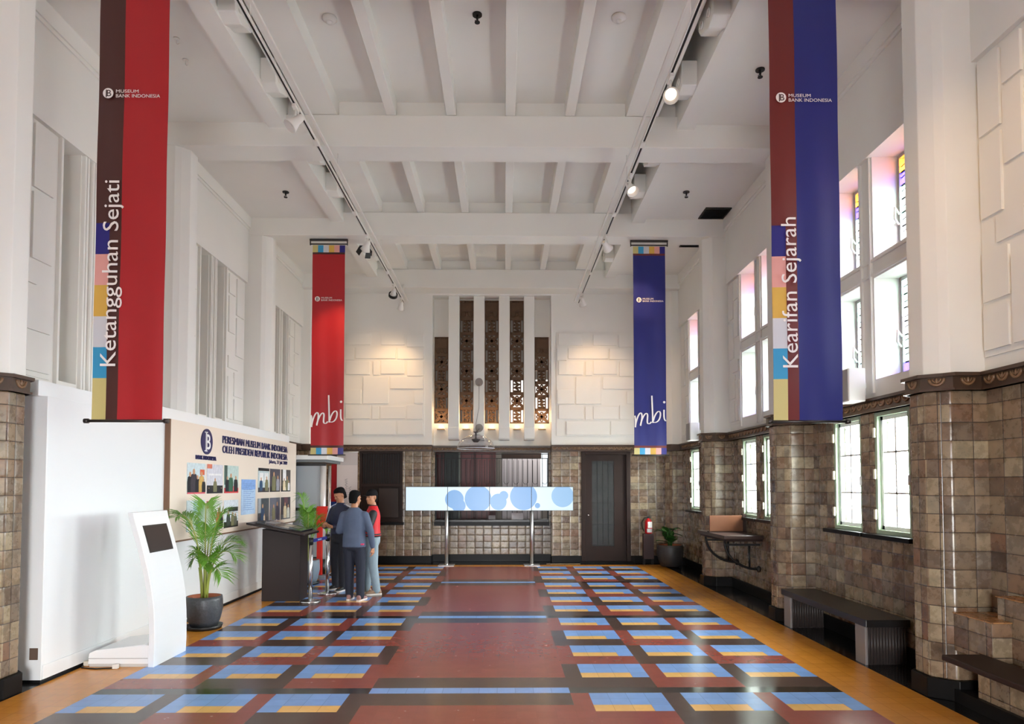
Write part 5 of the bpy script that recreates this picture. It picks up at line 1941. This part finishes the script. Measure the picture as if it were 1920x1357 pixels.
def hand(mb, wr, d, palm_n, curl=0.5):
    """palm, four fingers of different lengths and a thumb from the side of the palm"""
    d = Vector(d).normalized()
    nrm = Vector(palm_n)
    nrm = (nrm - d * nrm.dot(d)).normalized()
    s = d.cross(nrm)
    w = Vector(wr)
    limb(mb, [w - d * 0.02, w + d * 0.03, w + d * 0.075], [0.024, 0.027, 0.026], 10)
    for k, (o, L) in enumerate(((-0.027, 0.066), (-0.009, 0.076), (0.009, 0.071), (0.026, 0.055))):
        b = w + d * 0.078 + s * o
        m1 = b + d * L * 0.5 * math.cos(curl * 0.6) + nrm * L * 0.5 * math.sin(curl * 0.6)
        m2 = m1 + d * L * 0.5 * math.cos(curl * 1.7) + nrm * L * 0.5 * math.sin(curl * 1.7)
        limb(mb, [b - d * 0.01, m1, m2], [0.0095, 0.009, 0.0075], 8)
    b = w + d * 0.025 - s * 0.026
    limb(mb, [b, b + d * 0.03 - s * 0.022 + nrm * 0.012, b + d * 0.058 - s * 0.024 + nrm * 0.024], [0.012, 0.0105, 0.0085], 8)


def person(lab, loc, rz, H, top_m, trou_m, shoe_m, arms, head_yaw, head_pitch, feet, hem, hair='short', extras=None, sleeve_m=None, collar=None, sole_m=None):
    t = thing('person', lab, 'person', loc, rz, group='three people talking by the podium')
    k = H / 1.64
    V = lambda x, y, z: Vector((x * k, y * k, z * k))
    body = MB()
    # trunk
    TR = [(0.80, 0.10, 0.085, 0.0), (0.86, 0.155, 0.105, 0.005), (0.93, 0.158, 0.108, 0.008), (1.02, 0.135, 0.095, 0.0), (1.12, 0.148, 0.10, -0.004), (1.22, 0.152, 0.1, 0.0), (1.285, 0.135, 0.085, 0.006), (1.33, 0.085, 0.065, 0.01), (1.37, 0.062, 0.056, 0.012), (1.40, 0.052, 0.052, 0.008), (1.45, 0.05, 0.05, 0.0)]
    body.rings([[(x * k, (y + o) * k, z * k) for x, y, z in ell(body, z, rx, ry)] for z, rx, ry, o in TR], 0, True, True)
    # head: rings from chin to crown in head space, turned on the neck
    hs = len(body.v)
    HD = [(-0.105, 0.022, 0.024, -0.055), (-0.092, 0.042, 0.045, -0.042), (-0.07, 0.056, 0.066, -0.025), (-0.04, 0.064, 0.080, -0.012), (0.0, 0.069, 0.088, -0.002), (0.03, 0.072, 0.092, 0.004), (0.06, 0.071, 0.090, 0.006), (0.085, 0.062, 0.079, 0.007), (0.105, 0.044, 0.056, 0.008), (0.116, 0.018, 0.022, 0.008)]
    body.rings([[(x * k, (y + o) * k, z * k) for x, y, z in ell(body, z, rx, ry)] for z, rx, ry, o in HD], 0, True, True)
    limb(body, [V(0, -0.082, 0.022), V(0, -0.102, -0.018), V(0, -0.094, -0.026)], [0.008 * k, 0.012 * k, 0.012 * k], 8)
    for sx in (-1, 1):
        body.ball((sx * 0.013 * k, -0.094 * k, -0.024 * k), 0.008 * k)
        body.ball((sx * 0.072 * k, 0.01 * k, -0.004 * k), 0.012 * k, 0.018 * k, 0.032 * k)
        body.ball((sx * 0.03 * k, -0.078 * k, 0.024 * k), 0.022 * k, 0.012 * k, 0.008 * k)
        body.ball((sx * 0.04 * k, -0.06 * k, -0.025 * k), 0.022 * k, 0.02 * k, 0.022 * k)
    body.ball((0, -0.086 * k, -0.052 * k), 0.022 * k, 0.010 * k, 0.006 * k)
    body.ball((0, -0.084 * k, -0.062 * k), 0.018 * k, 0.010 * k, 0.006 * k)
    MH = Matrix.Translation(V(0, -0.012, 1.525)) @ Matrix.Rotation(head_yaw, 4, 'Z') @ Matrix.Rotation(head_pitch, 4, 'X')
    body.xform(MH, hs)
    # limbs
    shirt = MB()
    shirt.rings([[(x * k, (y + o) * k, z * k) for x, y, z in ell(shirt, z, rx, ry)] for z, rx, ry, o in
                 [(hem, 0.182, 0.132, 0.0), (hem + 0.05, 0.180, 0.13, 0.0), (0.95, 0.176, 0.128, 0.004), (1.02, 0.168, 0.122, 0.0), (1.12, 0.174, 0.124, -0.002), (1.22, 0.18, 0.126, 0.0), (1.28, 0.172, 0.112, 0.004), (1.325, 0.142, 0.094, 0.008), (1.36, 0.105, 0.078, 0.01), (1.395, 0.068, 0.068, 0.01)]], 0, True, True)
    slv = shirt if sleeve_m is None else MB()
    for sx, (el, wr, dr, pn, cu) in zip((-1, 1), arms):
        sh = V(sx * 0.165, 0.004, 1.275)
        limb(body, [sh, V(*el), V(*wr)], [0.046 * k, 0.038 * k, 0.025 * k])
        hand(body, V(*wr), dr, pn, cu)
        e_, w_ = V(*el), V(*wr)
        limb(slv, [sh, e_, e_.lerp(w_, 0.93)], [0.064 * k, 0.055 * k, 0.04 * k])
        shirt.ball(V(sx * 0.15, 0.004, 1.275), 0.07 * k, 0.072 * k, 0.066 * k)
    tro = MB()
    tro.rings([[(x * k, (y + o) * k, z * k) for x, y, z in ell(tro, z, rx, ry)] for z, rx, ry, o in [(0.76, 0.13, 0.10, 0.0), (0.82, 0.168, 0.122, 0.004), (0.90, 0.168, 0.12, 0.006), (0.97, 0.155, 0.112, 0.004)]], 0, True, True)
    shoes = []
    for sx, (fx, fy, fa) in zip((-1, 1), feet):
        hip, kn, an = V(sx * 0.085, 0.004, 0.84), V((sx * 0.09 + fx) / 2, fy * 0.5 - 0.02, 0.45), V(fx, fy, 0.075)
        limb(body, [hip, kn, an], [0.078 * k, 0.055 * k, 0.038 * k])
        fd = Vector((math.sin(fa), -math.cos(fa), 0))
        limb(body, [an + Vector((0, 0, -0.03)) - fd * 0.03, an + Vector((0, 0, -0.04)) + fd * 0.12], [0.034 * k, 0.028 * k], 8)
        limb(tro, [hip, kn, an + Vector((0, 0, 0.0))], [0.094 * k, 0.074 * k, 0.063 * k])
        q = MB()
        hh = []
        for u, w_, h_ in ((-0.075, 0.022, 0.05), (-0.055, 0.034, 0.085), (-0.01, 0.037, 0.085), (0.05, 0.04, 0.07), (0.11, 0.044, 0.05), (0.155, 0.036, 0.04), (0.178, 0.018, 0.03)):
            c = Vector((an.x, an.y, 0)) + fd * u * k
            sd = Vector((-fd.y, fd.x, 0))
            hh.append([c + sd * (w_ * math.cos(a)) * k + Vector((0, 0, (h_ * 0.5 * (1 + math.sin(a)) + 0.012) * k)) for a in [2 * PI * i / 14 for i in range(14)]])
        q.rings(hh, 0, True, True)
        so = q.build('shoe', shoe_m, t)
        q = MB()
        ol = []
        for u, w_ in ((-0.08, 0.02), (-0.06, 0.036), (0.0, 0.037), (0.06, 0.041), (0.11, 0.046), (0.16, 0.036), (0.184, 0.014)):
            ol.append((u, w_))
        pts = [(u, w_) for u, w_ in ol] + [(u, -w_) for u, w_ in reversed(ol)]
        sd = Vector((-fd.y, fd.x, 0))
        q.prism([((Vector((an.x, an.y, 0)) + fd * u * k + sd * w_ * k).x, (Vector((an.x, an.y, 0)) + fd * u * k + sd * w_ * k).y) for u, w_ in pts], 'z', 0.0, 0.022)
        q.build('sole', sole_m or IRON, so)
    voxel(body, 'body', SKINM, t, 0.0065, 3)
    voxel(shirt, 'top', top_m, t, 0.013, 5)
    if sleeve_m is not None:
        for sx, (el, wr, dr, pn, cu) in zip((-1, 1), arms):
            q = MB()
            sh = V(sx * 0.175, 0.004, 1.265)
            limb(q, [sh, V(*el), V(*el).lerp(V(*wr), 0.93)], [0.070 * k, 0.060 * k, 0.042 * k])
            voxel(q, 'sleeve', sleeve_m, t, 0.012, 4)
    voxel(tro, 'trousers', trou_m, t, 0.013, 5)
    # hair or cap
    q = MB()
    ha = [(-0.075, 0.050, 0.040, 0.052), (-0.035, 0.066, 0.062, 0.038), (0.0, 0.0725, 0.069, 0.036), (0.035, 0.0755, 0.082, 0.023), (0.065, 0.0775, 0.096, 0.010), (0.095, 0.069, 0.088, 0.009), (0.118, 0.05, 0.064, 0.008), (0.13, 0.02, 0.026, 0.008)]
    q.rings([[(x * k, (y + o) * k, z * k) for x, y, z in ell(q, z, rx, ry)] for z, rx, ry, o in ha], 0, True, True)
    if hair == 'short':
        for i in range(26):
            a = i * 2.399
            u = 0.35 + 0.6 * (i / 26)
            q.ball((0.066 * math.cos(a) * u * k, (0.008 + 0.086 * math.sin(a) * u) * k, (0.112 - 0.04 * u * u) * k), 0.018 * k, 0.022 * k, 0.018 * k, 8, 6)
    q.xform(MH)
    h = voxel(q, 'hair' if hair != 'cap' else 'hair', HAIR, t, 0.009, 2)
    if hair == 'cap':
        q = MB()
        cp = [(0.028, 0.081, 0.099, 0.006), (0.06, 0.082, 0.10, 0.006), (0.09, 0.074, 0.09, 0.007), (0.115, 0.054, 0.066, 0.008), (0.13, 0.02, 0.024, 0.008)]
        q.rings([[(x * k, (y + o) * k, z * k) for x, y, z in ell(q, z, rx, ry)] for z, rx, ry, o in cp], 0, True, True)
        br = [(0.07 * math.cos(a), -0.085 + 0.085 * math.sin(a)) for a in [-PI * i / 12 for i in range(13)]]
        q.prism([(x * k, y * k) for x, y in br], 'z', 0.030 * k, 0.040 * k)
        q.xform(MH)
        q.build('cap', mat('black_cap', srgb(18, 17, 20), 0.85, spec=0.2), t)
    # eyes and mouth
    q = MB()
    for sx in (-1, 1):
        q.ball((sx * 0.029 * k, -0.0835 * k, 0.008 * k), 0.010 * k, 0.006 * k, 0.005 * k, 10, 6)
    q.xform(MH)
    q.build('eye', mat('dark_eye', srgb(26, 18, 16), 0.2), t)
    if collar is not None:
        q = MB()
        q.lathe([(0.070 * k, 1.365 * k), (0.066 * k, 1.40 * k), (0.058 * k, 1.405 * k), (0.06 * k, 1.365 * k)], (0, 0.008 * k, 0), 20)
        q.build('collar', collar, t)
    if extras:
        extras(t, V, k)
    return t


BLUEGREY = mat('blue_grey_shirt', srgb(78, 90, 113), 0.8, noise=0.16, nscale=6, bump=1.0)
JEANS = mat('dark_blue_jeans', srgb(34, 38, 52), 0.85, noise=0.2, nscale=10, bump=0.8)
PALEJ = mat('faded_jeans', srgb(138, 156, 166), 0.85, noise=0.18, nscale=9, bump=0.8)
REDJ = mat('red_jacket', srgb(206, 26, 38), 0.6, noise=0.1, nscale=7, bump=0.7)
BLKS = mat('black_sleeve', srgb(30, 29, 34), 0.6, noise=0.1, bump=0.15)
NAVJ = mat('navy_track_jacket', srgb(26, 32, 58), 0.6, noise=0.1, nscale=6, bump=0.2)
DKT = mat('dark_trousers', srgb(28, 28, 36), 0.85)
SHOE1 = mat('dusty_pink_shoe', srgb(150, 112, 108), 0.6)
SHOE2 = mat('tan_shoe', srgb(150, 122, 100), 0.6)
SHOE3 = mat('black_shoe', srgb(24, 23, 24), 0.5)
WSOLE = mat('white_sole', srgb(214, 208, 202), 0.6)


def ex_mid(t, V, k):
    MB().box(-0.17 * k, -0.10 * k, -0.02 * k, 0.09 * k, 0.835 * k, 0.86 * k).build('shirt_hem', mat('pink_hem', srgb(214, 70, 110), 0.7), t, bevel=0.006)


def ex_red(t, V, k):
    mb = MB()
    mb.rings([[(x * k, y * k, z * k) for x, y, z in ell(mb, z, rx, ry)] for z, rx, ry in ((0.905, 0.184, 0.134), (0.955, 0.188, 0.138))], 0, True, True)
    mb.build('waistband', BLKS, t)
    mb = MB()
    mb.rings([[(x * k, y * k, z * k) for x, y, z in ell(mb, z, rx, ry)] for z, rx, ry in ((0.925, 0.1885, 0.1385), (0.935, 0.1895, 0.1395))], 0, True, True)
    mb.build('waist_stripe', REDJ, t)


def ex_navy(t, V, k):
    for sx, el in ((-1, (-0.27, -0.02, 1.04)), (1, (0.27, -0.02, 1.04))):
        a, b = V(sx * 0.085, -0.01, 1.385), V(sx * 0.20, -0.0, 1.345)
        c = V(el[0] + sx * 0.05, el[1], el[2] + 0.02)
        MB().tube([a, b, b.lerp(c, 0.35) + Vector((sx * 0.03, 0, 0)), c], 0.007, 6).build('stripe', mat('white_stripe', srgb(216, 218, 226), 0.6), t)


person('person seen from behind in a blue grey shirt and dark jeans', (-1.945, 10.1, 0), PI - 0.12, 1.62, BLUEGREY, JEANS, SHOE1,
       [((-0.255, 0.01, 1.03), (-0.265, -0.06, 0.79), (-0.02, -0.08, -1), (0.9, 0, 0), 0.55),
        ((0.24, 0.0, 1.04), (0.10, -0.22, 1.08), (-0.7, -0.5, 0.3), (0, 0.3, 1), 0.8)],
       -0.35, 0.1, [(-0.10, 0.0, -0.15), (0.085, -0.05, 0.1)], 0.80, 'short', ex_mid, None, None, WSOLE)
person('person in a red jacket with black sleeves, black cap and pale jeans', (-1.80, 10.72, 0), -1.35, 1.63, REDJ, PALEJ, SHOE2,
       [((-0.23, -0.06, 1.05), (-0.10, -0.25, 1.16), (0.6, -0.5, 0.5), (0, 0.5, 1), 0.8),
        ((0.235, -0.07, 1.04), (0.11, -0.27, 1.10), (-0.6, -0.6, 0.3), (0, 0.3, 1), 0.8)],
       0.7, 0.08, [(-0.10, -0.08, -0.1), (0.10, 0.07, 0.15)], 0.92, 'cap', ex_red, BLKS, BLKS, WSOLE)
person('person in a navy track jacket with white stripes, looking down at their hands', (-2.40, 11.12, 0), -0.55, 1.66, NAVJ, DKT, SHOE3,
       [((-0.25, -0.03, 1.04), (-0.10, -0.26, 1.03), (0.7, -0.5, 0.15), (0, 0.4, 1), 0.9),
        ((0.25, -0.03, 1.04), (0.10, -0.26, 1.03), (-0.7, -0.5, 0.15), (0, 0.4, 1), 0.9)],
       -0.35, 0.42, [(-0.11, 0.02, -0.2), (0.10, -0.03, 0.2)], 0.90, 'short', ex_navy, None, NAVJ, WSOLE)
